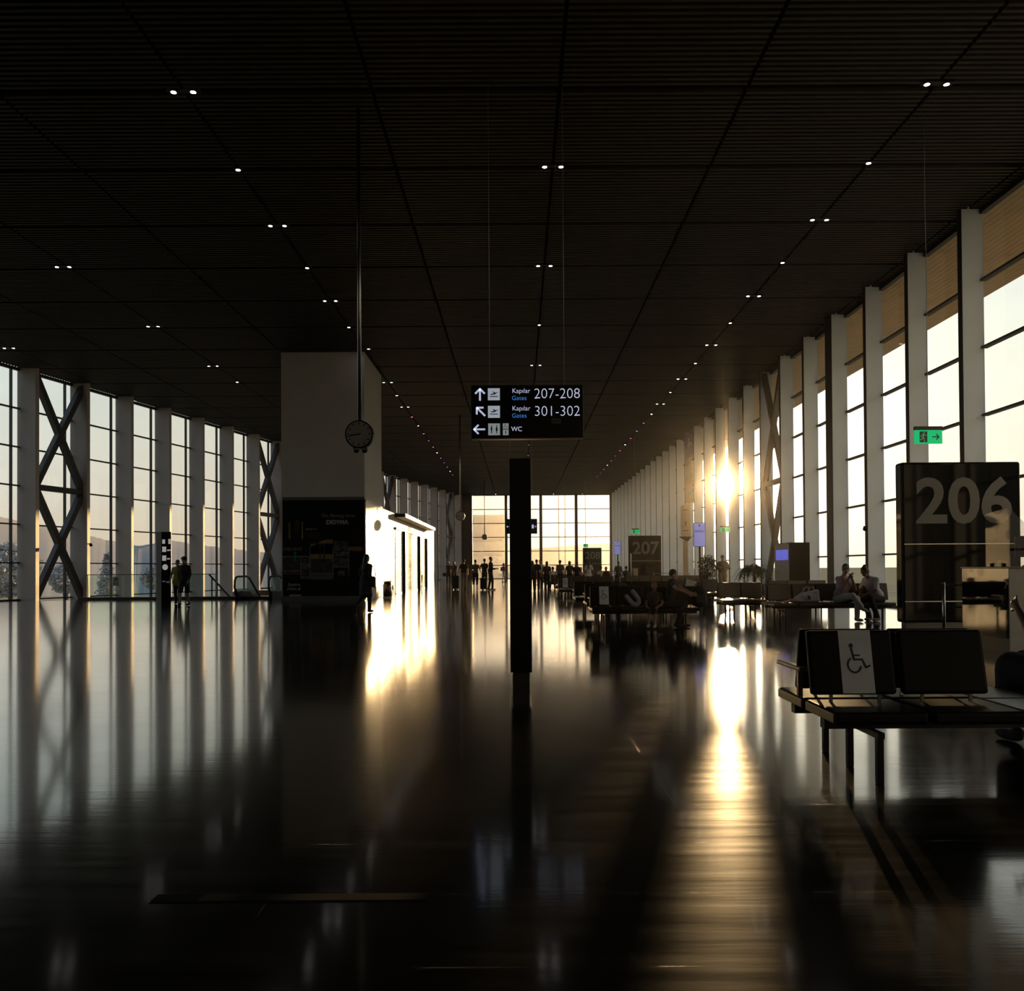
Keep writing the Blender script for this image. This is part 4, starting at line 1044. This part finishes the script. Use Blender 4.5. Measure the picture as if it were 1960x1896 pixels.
def person(label, loc, rz, J, h=1.75, skin=SKIN, hair=HAIRD, hairstyle='short', top=CB, sleeve=.5, hem=0.0, bottom=CB, blen=1.0, shoes=SHB, skirt=False, voxel=.014, look=(0, 0), curl=.5, group=None, face=False, bulk=1.0, hairname='hair', arm_cover_fore=0.0, inner=None):
    t = thing('person', label, 'person', loc, rz, group)
    k_ = h / 1.75
    t.scale = (k_, k_, k_)
    V = {a: Vector(b) if b else None for a, b in J.items()}
    spine = (V['neck'] - V['pelvis']).normalized(); side = (V['shr'] - V['shl']).normalized()
    fwd = spine.cross(side) * -1
    if fwd.dot(side.cross(spine)) < 0: fwd = -fwd
    fwd = spine.cross(side); 
    if fwd.y < 0 and abs(fwd.y) > .3: fwd = -fwd
    TM = Matrix((side, fwd, spine)).transposed()
    hp = V['hipr'] - V['hipl']
    B = bulk
    lerp = lambda a, c, f: a.lerp(c, f)
    head = V['head']
    HM = Matrix.Rotation(look[0], 3, 'Z') @ Matrix.Rotation(look[1], 3, 'X')
    if abs(spine.z) > .5:
        hd = HM
    else: hd = HM
    # body
    body = [('e', V['chest'], (.165 * B, .105 * B, .20), TM), ('e', lerp(V['pelvis'], V['chest'], .4), (.14 * B, .098 * B, .17), TM), ('e', V['pelvis'] + Vector((0, 0, -.01)), (.16 * B, .11 * B, .12), TM),
            ('c', V['neck'] - spine * .06, V['neck'] + (head - V['neck']) * .5, .055, .05),
            ('c', V['shl'], V['shr'], .055, .055),
            ('e', head + hd @ Vector((0, -.008, .02)), (.073, .092, .095), hd), ('e', head + hd @ Vector((0, .028, -.055)), (.052, .058, .062), hd),
            ('c', head + hd @ Vector((0, .085, .005)), head + hd @ Vector((0, .102, -.025)), .010, .015),
            ('e', head + hd @ Vector((.075, -.005, -.01)), (.012, .022, .032), hd), ('e', head + hd @ Vector((-.075, -.005, -.01)), (.012, .022, .032), hd),
            ('e', head + hd @ Vector((0, .083, -.062)), (.022, .010, .008), hd)]
    for q in 'lr':
        body += [('c', V['sh' + q], V['el' + q], .05 * B, .038), ('c', V['el' + q], V['wr' + q], .038, .026),
                 ('c', V['hip' + q], V['knee' + q], .082 * B, .052), ('c', V['knee' + q], lerp(V['knee' + q], V['ank' + q], .35), .05, .052), ('c', lerp(V['knee' + q], V['ank' + q], .35), V['ank' + q], .052, .034)]
        d = (V['wr' + q] - V['el' + q]).normalized()
        body.append(('c', V['wr' + q], V['wr' + q] + d * .065, .026, .030))
    def hands(x):
        for q, s_ in (('l', -1), ('r', 1)):
            w_ = V['wr' + q]; d = (w_ - V['el' + q]).normalized()
            inn = Vector((-s_, 0, 0)); inn = inn - d * inn.dot(d)
            if inn.length < .1: inn = Vector((0, 0, -1)) - d * d.z * -1
            inn.normalize(); sd = d.cross(inn).normalized()
            if sd.y < 0: sd = -sd
            for i, (off, ln) in enumerate(((.030, .068), (.010, .078), (-.010, .073), (-.029, .058))):
                p0 = w_ + d * .068 + sd * off; p1 = p0 + d * ln * .45 + inn * ln * .12 * curl * 2; dd = (d * (1 - curl * .6) + inn * curl).normalized()
                p2 = p1 + dd * ln * .32; p3 = p2 + (d * (1 - curl) + inn * curl * 1.3).normalized() * ln * .28
                x.tube([p0 - d * .02, p0, p1, p2, p3], [.0095, .0095, .0088, .008, .006], 6)
            p0 = w_ + d * .022 + sd * .026; p1 = p0 + (d * .6 + sd * .75).normalized() * .035; p2 = p1 + (d * .9 + sd * .2 + inn * .3).normalized() * .03
            x.tube([p0 - sd * .012, p0, p1, p2], [.012, .011, .010, .007], 6)
    remeshed('body', body, skin, t, voxel, hands)
    if face:
        for s_ in (-1, 1):
            b = MB(); b.ball(head + hd @ Vector((s_ * .031, .077, .012)), .012, .009, .008, 10, 8); b.build('eye', INK, t, smooth=True)
            b = MB(); b.tube([head + hd @ Vector((s_ * .014, .090, .030)), head + hd @ Vector((s_ * .032, .088, .036)), head + hd @ Vector((s_ * .050, .076, .030))], .004, 5); b.build('eyebrow', hair, t)
    # hair
    hp_ = [('e', head + hd @ Vector((0, -.022, .036)), (.082, .092, .092), hd)]
    if hairstyle == 'curly':
        hp_ = [('e', head + hd @ Vector((0, -.015, .045)), (.098, .102, .105), hd)] + [('e', head + hd @ Vector((.08 * math.cos(a), .07 * math.sin(a) - .01, .06 + .02 * (i % 2))), (.035, .035, .035), hd) for i, a in enumerate([k * PI / 5 for k in range(10)])]
    if hairstyle in ('long', 'ponytail', 'bun'):
        hp_.append(('e', head + hd @ Vector((0, -.04, -.01)), (.082, .072, .10), hd))
    if hairstyle == 'long': hp_ += [('c', head + hd @ Vector((-.035, -.06, -.03)), V['neck'] + fwd * -.085 - spine * .16, .055, .045), ('c', head + hd @ Vector((.035, -.06, -.03)), V['neck'] + fwd * -.085 - spine * .18, .055, .045), ('c', head + hd @ Vector((0, -.075, -.02)), V['neck'] + fwd * -.10 - spine * .2, .06, .05)]
    if hairstyle == 'ponytail': hp_ += [('c', head + hd @ Vector((0, -.11, .03)), head + hd @ Vector((0, -.155, -.08)), .03, .03), ('c', head + hd @ Vector((0, -.155, -.08)), head + hd @ Vector((0, -.15, -.22)), .03, .014)]
    if hairstyle == 'bun': hp_ += [('e', head + hd @ Vector((0, -.085, .10)), (.045, .045, .042), hd)]
    remeshed(hairname, hp_, hair, t, max(.010, voxel * .8))
    # top
    tp_ = [('e', V['chest'], (.182 * B, .125 * B, .215), TM), ('e', lerp(V['pelvis'], V['chest'], .4), (.162 * B, .118 * B, .19), TM), ('c', V['shl'], V['shr'], .056, .056)] + [('c', V['neck'] - spine * .045, V['sh' + q], .058, .056) for q in 'lr']
    low = V['pelvis'] - spine * (hem - .02)
    tp_.append(('e', low + spine * .10, (.168 * B, .125 * B, .12), TM))
    nb_ = max(1, int(hem / .05))
    for i in range(nb_ + 1): tp_.append(('e', lerp(V['pelvis'] + spine * .12, low + spine * .08, i / max(1, nb_)), (.170 * B, .126 * B, .10), TM))
    if hem > .1: tp_ += [('c', V['hip' + q], lerp(V['hip' + q], V['knee' + q], min(1, hem / .45)), .115, .10) for q in 'lr'] + [('e', low + spine * .02, (.17 * B, .13 * B, .14), TM)]
    for q in 'lr':
        e = lerp(V['sh' + q], V['el' + q], min(1.0, sleeve * 2))
        if sleeve > 0: tp_.append(('c', V['sh' + q], e, .060 * B, .053))
        if sleeve > .5: tp_.append(('c', V['el' + q], lerp(V['el' + q], V['wr' + q], (sleeve - .5) * 2 * .92), .054, .040))
    remeshed('top', tp_, top, t, voxel)
    # bottom
    bt = [('e', V['pelvis'], (.170 * B, .122 * B, .115), TM)]
    if skirt:
        kn = lerp(V['kneel'], V['kneer'], .5); hpm = lerp(V['hipl'], V['hipr'], .5)
        bt += [('c', V['hip' + q], lerp(V['hip' + q], V['knee' + q], 1.0), .12, .12) for q in 'lr'] + [('c', hpm, kn, .13, .13), ('c', kn, kn + Vector((0, 0, -.32 * blen)), .13, .15)]
        bt += [('c', V['knee' + q], lerp(V['knee' + q], V['ank' + q], .75 * blen), .12, .12) for q in 'lr']
    else:
        for q in 'lr':
            bt.append(('c', V['hip' + q], lerp(V['hip' + q], V['knee' + q], min(1, blen * 2)), .10 * B, .070 if blen >= .5 else .085))
            if blen > .5: bt.append(('c', V['knee' + q], lerp(V['knee' + q], V['ank' + q], (blen - .5) * 2), .070, .058))
    remeshed('trousers' if not skirt else 'skirt', bt, bottom, t, voxel)
    # shoes
    for q in 'lr':
        a = V['ank' + q]; dv = a - V['knee' + q]
        fd = V.get('toe' + q)
        fd = Vector((0, 1, 0)) if fd is None else (fd - a).normalized()
        up_ = -dv.normalized(); up_ = (up_ - fd * up_.dot(fd)).normalized(); rt = fd.cross(up_)
        SM = Matrix((rt, fd, up_)).transposed()
        c0 = a - up_ * .035
        remeshed('shoe', [('e', c0 + fd * .055 - up_ * .008, (.046, .135, .040), SM), ('e', c0 - fd * .02 + up_ * .02, (.044, .06, .045), SM)], shoes, t, max(.009, voxel * .75), smooth=2)
    return t

def upd(J, **k):
    J = dict(J); J.update(k); return J
# woman walking past the block
wp = ground(699, 1172)
person('woman in long dark clothes walking past the poster corner', (wp.x, wp.y, 0), R(-32), upd(stand_pose(.08, .16, .05), ankl=(-.10, -.30, .20), kneel=(-.10, .07, .52), toel=(-.10, -.24, .04), wrr=(.26, .10, .86), elr=(.25, -.06, 1.12)),
       1.70, hair=HAIRD, hairstyle='long', top=CB, sleeve=.95, hem=.42, bottom=CB, blen=.98, voxel=.011, face=True)
bg_ = thing('shoulder_bag', 'soft black bag hanging at the hip of the walking woman', 'bag', (wp.x + .24, wp.y - .06, 0))
b = MB(); b.rbox(-.08, .08, -.11, .11, .74, 1.06, r=.06, seg=4); b.build('pouch', CB, bg_)
b = MB(); b.tube([(-.08, 0, 1.05), (-.10, 0, 1.25), (-.06, 0, 1.42), (.06, 0, 1.25), (.08, 0, 1.05)], .012, 6); b.build('strap', CB, bg_)
# couple on the left, coming towards the camera
p1 = ground(353, 1159)
person('curly haired person in black hoodie and shorts on the left', (p1.x, p1.y, 0), R(176), upd(stand_pose(.14, .16)), 1.74, hairstyle='curly', top=CB, sleeve=.97, hem=.10, bottom=CB, blen=.46, shoes=SHB, voxel=.011, face=True)
p1 = ground(337, 1156)
person('person in yellow vest and dark trousers behind the left totem', (p1.x, p1.y + .15, 0), R(184), upd(stand_pose(-.10, -.1)), 1.66, hairstyle='short', top=CY, sleeve=.2, hem=.14, bottom=CN, blen=.97, voxel=.011, face=True)
# group in the distance, walking away
def far(px, py, label, rz, J, h, **k):
    g_ = ground(px, py); return person(label, (g_.x, g_.y, 0), rz, J, h, **k), g_
SP = stand_pose
far(858.5, 1119, 'woman in black vest top with a bag on her left arm', 0, upd(SP(.06, .05), ell=(-.27, .02, 1.15), wrl=(-.36, .06, .98)), 1.80, hairstyle='bun', top=CB, sleeve=.05, bottom=CB, blen=.97)
far(869, 1122, 'long haired woman walking behind the tall black suitcase', 0, SP(.08, .08), 1.76, hairstyle='long', hair=HAIRB, top=CBR, sleeve=.25, bottom=CB, blen=.97)
far(888, 1127, 'man in black T-shirt and light trousers walking away', 0, upd(SP(.10, .05), ell=(-.27, .0, 1.15), wrl=(-.30, .03, .92)), 1.84, top=CB, sleeve=.3, hem=.06, bottom=CK, blen=.97, bulk=1.12)
far(910, 1128, 'man in grey green shirt and long dark shorts', 0, upd(SP(.12, .05), wrr=(.36, -.05, .95), elr=(.28, -.05, 1.18)), 1.80, top=CG, sleeve=.35, hem=.04, bottom=CB, blen=.72, shoes=SHW)
far(927.5, 1126, 'dark clothed man at the back of the walking group', R(-20), upd(SP(.06, .05), ell=(-.30, .05, 1.2), wrl=(-.20, .2, 1.15)), 1.88, top=CN, sleeve=.3, bottom=CB, blen=.97)
far(939, 1129, 'tall man in black with brown trousers at the group right side', R(-75), upd(SP(.08, .05), wrr=(.20, .28, 1.12), elr=(.24, .04, 1.12)), 1.94, top=CB, sleeve=.9, hem=.1, bottom=CBR, blen=.97)
far(964, 1114, 'woman with small backpack and pale shorts left of the totem', R(-80), SP(.10, .08), 1.72, hairstyle='ponytail', hair=HAIRB, top=CB, sleeve=.3, bottom=CW, blen=.36)

def suitcase(px, py, w_, h_, label, hand=True, rz=0):
    g_ = ground(px, py); t = thing('suitcase', label, 'suitcase', (g_.x, g_.y, 0), rz)
    b = MB(); b.rbox(-w_ / 2, w_ / 2, -.13, .13, .06, h_, r=.04, seg=3); b.build('shell', CB, t)
    for x_ in (-w_ / 2 + .06, w_ / 2 - .06):
        for y_ in (-.1, .1):
            b = MB(); b.cyl((x_, y_, .032), .03, .025, 12, 'X'); b.build('wheel', mat('wheel_grey', (.3, .24, .2), .5), t)
    if hand:
        b = MB(); b.tube([(-.1, .1, h_ - .01), (-.1, .1, h_ + .36), (.1, .1, h_ + .36), (.1, .1, h_ - .01)], .012, 6); b.build('handle', BLACK, t)
suitcase(872, 1128, .40, .85, 'tall black suitcase rolling behind the long haired woman')
suitcase(925.5, 1129, .38, .72, 'black suitcase rolling between the shorts man and tall man')
g_ = ground(851, 1119)
t = thing('handbag', 'black round handbag held by the woman in black vest top', 'bag', (g_.x, g_.y, 0))
b = MB(); b.rbox(-.16, .16, -.07, .07, .66, .94, r=.06, seg=3); b.build('pouch', CB, t)
b = MB(); b.tube([(-.1, 0, .93), (-.07, 0, 1.06), (.07, 0, 1.06), (.1, 0, .93)], .012, 6); b.build('strap', CB, t)
g_ = ground(960.5, 1114)
t = thing('backpack', 'small dark backpack worn by the woman in pale shorts', 'backpack', (g_.x, g_.y, 0))
b = MB(); b.rbox(-.10, .06, -.13, .13, 1.02, 1.38, r=.05, seg=3); b.build('pouch', CB, t)
b = MB(); b.tube([(.05, -.09, 1.36), (.16, -.09, 1.40), (.2, -.09, 1.2), (.06, -.09, 1.05)], .014, 6); b.build('strap', CB, t)

# couple on the bench (row faces the camera, seat front at y 19.2)
SP_ = sit_pose()
yb_ = 19.7 - .26
x_ = at(1608, 1150, yb_).x
J = upd(sit_pose(.43, .10), kneer=(.04, .44, .60), ankr=(-.16, .50, .34), toer=(-.26, .60, .28), kneel=(-.11, .42, .53), ankl=(-.12, .40, .085), elr=(.20, .28, .74), wrr=(.04, .34, 1.02), ell=(-.20, .28, .72), wrl=(-.02, .35, 1.0))
person('man in pink shirt and cream trousers sitting with legs crossed', (x_, yb_, 0), R(-158), J, 1.75, skin=SKINL, hairstyle='ponytail', top=CP, sleeve=.4, bottom=CT, blen=.97, shoes=SHW, voxel=.010, look=(R(-35), R(-5)), face=True, bulk=1.12)
x_ = at(1672, 1150, yb_).x
J = upd(sit_pose(.43, .22), head=(-.02, .50, 1.16), neck=(0, .36, 1.05), kneer=(.12, .40, .54), kneel=(-.12, .42, .54), ankr=(.08, .22, .085), ankl=(-.16, .24, .085), elr=(.24, .34, .74), wrr=(.10, .52, .64), ell=(-.22, .36, .72), wrl=(-.05, .55, .62))
person('woman with hair bun and white shirt bending forward on the bench', (x_ + .12, yb_, 0), R(118), J, 1.72, hairstyle='bun', top=CW, sleeve=.42, bottom=CB, blen=.97, shoes=SHP, voxel=.010, look=(0, R(-38)), face=True)
# white bag and clothes on the same bench
x_ = at(1545, 1140, 19.4).x
t = thing('tote_bag', 'white canvas tote bag lying on the bench beside the couple', 'bag', (x_, 19.42, .43))
remeshed('pouch', [('c', Vector((-.24, 0, .07)), Vector((.22, 0, .08)), .07, .08), ('c', Vector((-.20, .03, .08)), Vector((.22, .03, .26)), .06, .05), ('c', Vector((.22, 0, .08)), Vector((.24, 0, .27)), .075, .04), ('c', Vector((-.26, 0, .10)), Vector((-.12, 0, .20)), .05, .045), ('c', Vector((-.14, -.02, .18)), Vector((.22, -.02, .26)), .05, .045), ('e', Vector((0, 0, .13)), (.24, .10, .12), Matrix.Identity(3))], CW, t, .012)
for o_ in (0, .12):
    b = MB(); b.tube([(-.12 + o_, -.02, .18), (-.08 + o_, -.03, .33), (.01 + o_, -.03, .37), (.06 + o_, -.02, .22)], .014, 6); b.build('handle', CW, t)
b = MB(); b.prism([(0, .06), (.05, .10), (.02, .16), (-.03, .17)], 0, .004, Matrix(((1, 0, 0, 0), (0, 0, -1, -.127), (0, 1, 0, 0), (0, 0, 0, 1)))); b.build('printed_mark', INK, t)
x_ = at(1524, 1140, 19.4).x
t = thing('folded_jacket', 'pale pink jacket heaped left of the white tote bag', 'jacket', (x_, 19.42, .43))
remeshed('heap', [('e', Vector((0, 0, .05)), (.20, .14, .05), Matrix.Identity(3)), ('e', Vector((.08, .02, .09)), (.12, .10, .05), Matrix.Identity(3)), ('c', Vector((-.2, -.05, .03)), Vector((-.32, -.08, .03)), .035, .025)], CP, t, .012)

# on the second bench: boy, woman, backpack, pillow, red bag
ym = 17.9
x_ = at(1279, 1150, ym - .25).x
J = upd(sit_pose(.43, .06), head=(.0, .12, 1.14), elr=(.26, .22, .86), wrr=(.30, .46, .76), ell=(-.12, .28, .84), wrl=(-.02, .52, .74), kneel=(-.12, .34, .54), ankl=(-.20, .25, .085), kneer=(.12, .34, .54), ankr=(.05, .2, .085))
person('bare armed person in dark T-shirt reaching right to a backpack', (x_, ym - .27, 0), R(-112), J, 1.70, top=CB, sleeve=.25, bottom=CB, blen=.97, voxel=.011, look=(R(10), R(-10)), face=True, skin=SKINL)
x_ = at(1338, 1150, ym - .25).x
t = thing('backpack', 'large black backpack standing at the right end of the second bench', 'backpack', (x_, ym - .28, .43))
remeshed('pouch', [('e', Vector((0, 0, .22)), (.17, .13, .24), Matrix.Identity(3)), ('e', Vector((0, -.06, .15)), (.14, .10, .14), Matrix.Identity(3)), ('e', Vector((0, 0, .08)), (.17, .14, .08), Matrix.Identity(3))], CB, t, .014)
b = MB(); b.tube([(-.05, 0, .45), (0, 0, .52), (.05, 0, .45)], .012, 6); b.build('handle', CB, t)
b = MB(); b.rbox(-.10, .10, -.165, -.15, .10, .24, r=.006); b.build('front_pocket', cloth('dark_grey', (.02, .02, .02)), t)
x_ = at(1320, 1112, ym + .05).x
t = thing('white_parcel', 'white paper parcel stuck behind the large black backpack', 'parcel', (x_, ym + .0, .86))
b = MB(); b.prism([(-.10, 0), (.05, -.02), (.14, .10), (-.07, .16)], -.04, .04, Matrix(((1, 0, 0, 0), (0, 0, -1, 0), (0, 1, 0, 0), (0, 0, 0, 1)))); b.build('wrapper', CW, t)
x_ = at(1214, 1142, ym - .3).x
t = thing('neck_pillow', 'pale blue U-shaped neck pillow on the second bench', 'pillow', (x_, ym - .24, .43))
pts_ = [Vector((-.085, -.02, .145)), Vector((-.085, -.02, .02)), Vector((-.075, -.02, -.06)), Vector((-.035, -.02, -.115)), Vector((.035, -.02, -.115)), Vector((.075, -.02, -.06)), Vector((.085, -.02, .02)), Vector((.085, -.02, .145))]
pts_ = [Matrix.Rotation(R(-38), 3, 'Y') @ p + Vector((0, 0, .165)) for p in pts_]
remeshed('cushion', [('c', pts_[i], pts_[i + 1], .050, .050) for i in range(7)], cloth('pale_blue', (.32, .36, .42)), t, .012)
x_ = at(1184, 1150, ym + .25).x
J = upd(sit_pose(.43, .02), head=(0, .10, 1.12), elr=(.27, .20, .80), wrr=(.12, .20, 1.02))
person('brown haired woman with one raised hand in the rear row of the second bench', (x_, ym + .28, 0), R(10), J, 1.58, hairstyle='ponytail', hair=HAIRB, top=CBR, sleeve=.1, bottom=CD, blen=.97)
x_ = at(1252, 1150, ym - .25).x
J = upd(sit_pose(.40, -.02), ankr=(.08, .48, .12), ankl=(-.1, .50, .12), kneer=(.08, .33, .5), kneel=(-.08, .33, .5))
person('child in dark clothes with red cap and white shoes on the bench', (x_, ym - .30, .0), R(160), upd(J), 1.30, hair=cloth('red', (.35, .03, .02)), hairname='cap', top=CBR, sleeve=.3, bottom=CB, blen=.6, shoes=SHW, voxel=.014, face=True)

# man with folded arms by the potted tree
g_ = at(1383, 1090, 37.5)
J = upd(SP(), elr=(.28, .10, 1.16), wrr=(-.08, .22, 1.14), ell=(-.28, .10, 1.16), wrl=(.08, .20, 1.20))
person('man in dark jacket with folded arms standing before the fins', (g_.x, 37.5, 0), R(180), J, 1.80, top=CBR, sleeve=.97, bottom=CK, blen=.97, bulk=1.15, face=True)

# person at the right edge, sitting on the rear row of the nearest bench
J = upd(sit_pose(.43, .10), ell=(-.30, .06, .80), wrl=(-.22, .28, .98))
person('person in maroon top and dark skirt at the right edge of the photo', (3.76, 5.33 + .30, 0), R(10), J, 1.72, hairstyle='long', hair=HAIRB, top=CR, sleeve=.42, bottom=CB, skirt=True, blen=.9, voxel=.010, bulk=1.12)

# crowd near gate 208
cr_ = [(1019, 1073, 'long haired woman in dark dress at the left end of the crowd', CB, CB, 'long', 10), (1027, 1070.5, 'tall man in black in the crowd beside the black totem', CB, CN, 'short', 0), (1034, 1071, 'man in white shirt and black vest in the far crowd', CW, CB, 'short', 170),
       (1046.5, 1074, 'woman with long brown hair in brown top before the window post', CBR, CB, 'long', 5), (1072, 1072, 'broad man in light grey shirt in the centre of the crowd', CG, CN, 'short', 20),
       (1090, 1073.5, 'woman with long dark hair before the second far pane', CBR, CB, 'long', -10), (1104, 1076, 'man in black shirt before the third far window post', CB, CB, 'short', 15), (1126.5, 1072, 'woman with very long hair and white dress before gate 208', CW, CW, 'long', 0),
       (1183.5, 1074.5, 'man in pale shirt below the small violet screen', CG, CB, 'short', 190)]
for i, (px, py, lab, tc_, bc_, hs, rz_) in enumerate(cr_):
    d = 45.0 + (i % 3) * 1.3
    c_ = at(px, py, d)
    person(lab, (c_.x, d, 0), R(rz_), SP(.03 * (i % 2), .04), c_.z + .005, hairstyle=hs, hair=HAIRB if i % 2 else HAIRD, top=tc_, sleeve=.35, bottom=bc_, blen=.97, skirt=(i == 7), voxel=.016, bulk=1.15 if i == 4 else 1.0)
for i, (px, py, lab, tc_) in enumerate([(1058, 1084.5, 'seated child in white behind the red belt', CW), (1112, 1085, 'seated person in pink behind the black shirted man', CP), (1150, 1083.5, 'seated person in cream right of gate 208', CT), (1160, 1084.5, 'seated person in maroon under the far right window', CR), (1199, 1083, 'seated person in grey beside gate 207', CG)]):
    d = 50.3; c_ = at(px, py, d)
    person(lab, (c_.x, d + .05, 0), R([0, 180][i % 2]), sit_pose(.43), 1.75 * c_.z / 1.32, hairstyle='short', top=tc_, sleeve=.35, bottom=CB, blen=.97, voxel=.016)

# trees outside
def tree(px, d, hh, rad, label, kind):
    c_ = at(px, 1085, d); random.seed(int(px * 3 + d))
    t = thing('tree', label, 'tree', (c_.x, d, -6.0), 0, 'trees outside')
    b = MB(); b.tube([(0, 0, 0), (.05, 0, hh * .5), (0, 0, hh * .9)], [rad * .10, rad * .07, rad * .02], 8); b.build('trunk', mat('tree_bark', (.18, .18, .19), .9, spec=0), t)
    f = MB()
    for k in range(1100):
        s_ = random.random()
        if kind == 'conifer': z = hh * (.15 + .85 * s_); r_ = rad * (1 - s_) ** .8 * random.uniform(.5, 1) * (.75 + .25 * math.sin(s_ * 40))
        else:
            z = hh * (.3 + .7 * s_); r_ = rad * math.sqrt(max(0, 1 - (2 * s_ - 1) ** 2)) * random.uniform(.6, 1)
        a = random.uniform(0, 2 * PI); p = Vector((r_ * math.cos(a), r_ * math.sin(a), z))
        q = Euler((random.uniform(0, 6), random.uniform(0, 6), a)).to_matrix(); l = rad * .28
        f._add([p + q @ Vector(v) for v in ((0, 0, 0), (l * .3, l * .5, 0), (0, l, 0), (-l * .3, l * .5, 0))], [(0, 1, 2, 3)])
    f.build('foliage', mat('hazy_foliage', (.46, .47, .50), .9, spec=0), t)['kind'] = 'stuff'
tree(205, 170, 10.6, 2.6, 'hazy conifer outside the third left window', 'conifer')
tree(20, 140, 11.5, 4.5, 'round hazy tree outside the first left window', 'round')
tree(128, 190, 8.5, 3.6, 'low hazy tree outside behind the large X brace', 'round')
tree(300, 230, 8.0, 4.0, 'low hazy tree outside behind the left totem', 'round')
# building and light masts beyond the far wall
a0 = at(880, 1085, 150); a1 = at(966, 1085, 150)
t = thing('terminal_wing', 'pale sunlit building outside the left far pane', 'building', (a0.x, 150, -6.0))
b = MB(); b.box(0, a1.x - a0.x, 0, 20, 0, at(920, 985, 150).z + 6); b.build('wall', mat('wing_peach', (.62, .48, .38), .8), t)
for z in (9.5, 12): 
    b = MB(); b.box(.5, a1.x - a0.x - .5, -.05, 0.02, z, z + .5); b.build('window_band', mat('wing_band', (.42, .30, .24), .7), t)
a0 = at(1018, 1085, 190); a1 = at(1200, 1085, 190)
t = thing('low_terminal', 'long low pale building outside the right far panes', 'building', (a0.x, 190, -6.0))
b = MB(); b.prism([(0, 0), (a1.x - a0.x, 0), (a1.x - a0.x, at(1200, 1036, 190).z + 6), (0, at(1018, 1050, 190).z + 6)], 0, 20, Matrix(((1, 0, 0, 0), (0, 0, 1, 0), (0, 1, 0, 0), (0, 0, 0, 1)))); b.build('wall', mat('terminal_peach', (.72, .58, .45), .8), t)
for i, px in enumerate((1070, 1082, 1121)):
    c_ = at(px, 1085, 130)
    t = thing('light_mast', ['left thin mast outside the third far pane', 'middle thin mast outside the third far pane', 'thin mast outside the last far pane'][i], 'mast', (c_.x, 130, -6.0))
    b = MB(); b.tube([(0, 0, 0), (0, 0, 26 - i)], [.12, .06], 8); b.build('pole', mat('mast_grey', (.5, .42, .35), .6), t)
    b = MB(); b.box(-.5, .5, -.1, .1, 25.8 - i, 26.1 - i); b.build('lamp_head', _M['mast_grey'], t)
HAZE, HAZEG, HAZEA = .00018, .985, .0025

# thin haze added in the hall to imitate lens glare (scatters strongly forward, so that the low sun flares)
hz = MB(); hz.prism([(XG - .7, YB + .5), (XG - .7, YE - .6), (lx(YE) + 1.6, YE - .6), (lx(YB) + 1.2, YB + .5)], .02, H - .05)
hm = bpy.data.materials.new('glare_haze'); hm.use_nodes = True
t = hm.node_tree; t.nodes.clear()
vs = t.nodes.new('ShaderNodeVolumeScatter'); vs.inputs['Density'].default_value = HAZE; vs.inputs['Anisotropy'].default_value = HAZEG; vs.inputs['Color'].default_value = (1, .95, .88, 1)
ou = t.nodes.new('ShaderNodeOutputMaterial'); va = t.nodes.new('ShaderNodeVolumeAbsorption'); va.inputs['Color'].default_value = (0, 0, 0, 1); va.inputs['Density'].default_value = HAZEA
ad_ = t.nodes.new('ShaderNodeAddShader'); t.links.new(vs.outputs[0], ad_.inputs[0]); t.links.new(va.outputs[0], ad_.inputs[1]); t.links.new(ad_.outputs[0], ou.inputs['Volume'])
ho = hz.build('haze', hm); tag(ho, 'thin golden haze added to the hall air for the sun glare', 'haze', kind='stuff')

# evening haze over the apron beyond the far glass wall
ob = MB(); ob.box(-14, 16, YE + 1.5, YE + 46, -5.9, 34)
om = bpy.data.materials.new('outdoor_evening_haze'); om.use_nodes = True
t = om.node_tree; t.nodes.clear()
vs = t.nodes.new('ShaderNodeVolumeScatter'); vs.inputs['Density'].default_value = .0018; vs.inputs['Anisotropy'].default_value = .8; vs.inputs['Color'].default_value = (1, .97, .93, 1)
ou = t.nodes.new('ShaderNodeOutputMaterial'); t.links.new(vs.outputs[0], ou.inputs['Volume'])
tag(ob.build('haze', om), 'bright evening haze outside beyond the far glass wall', 'haze', kind='stuff')
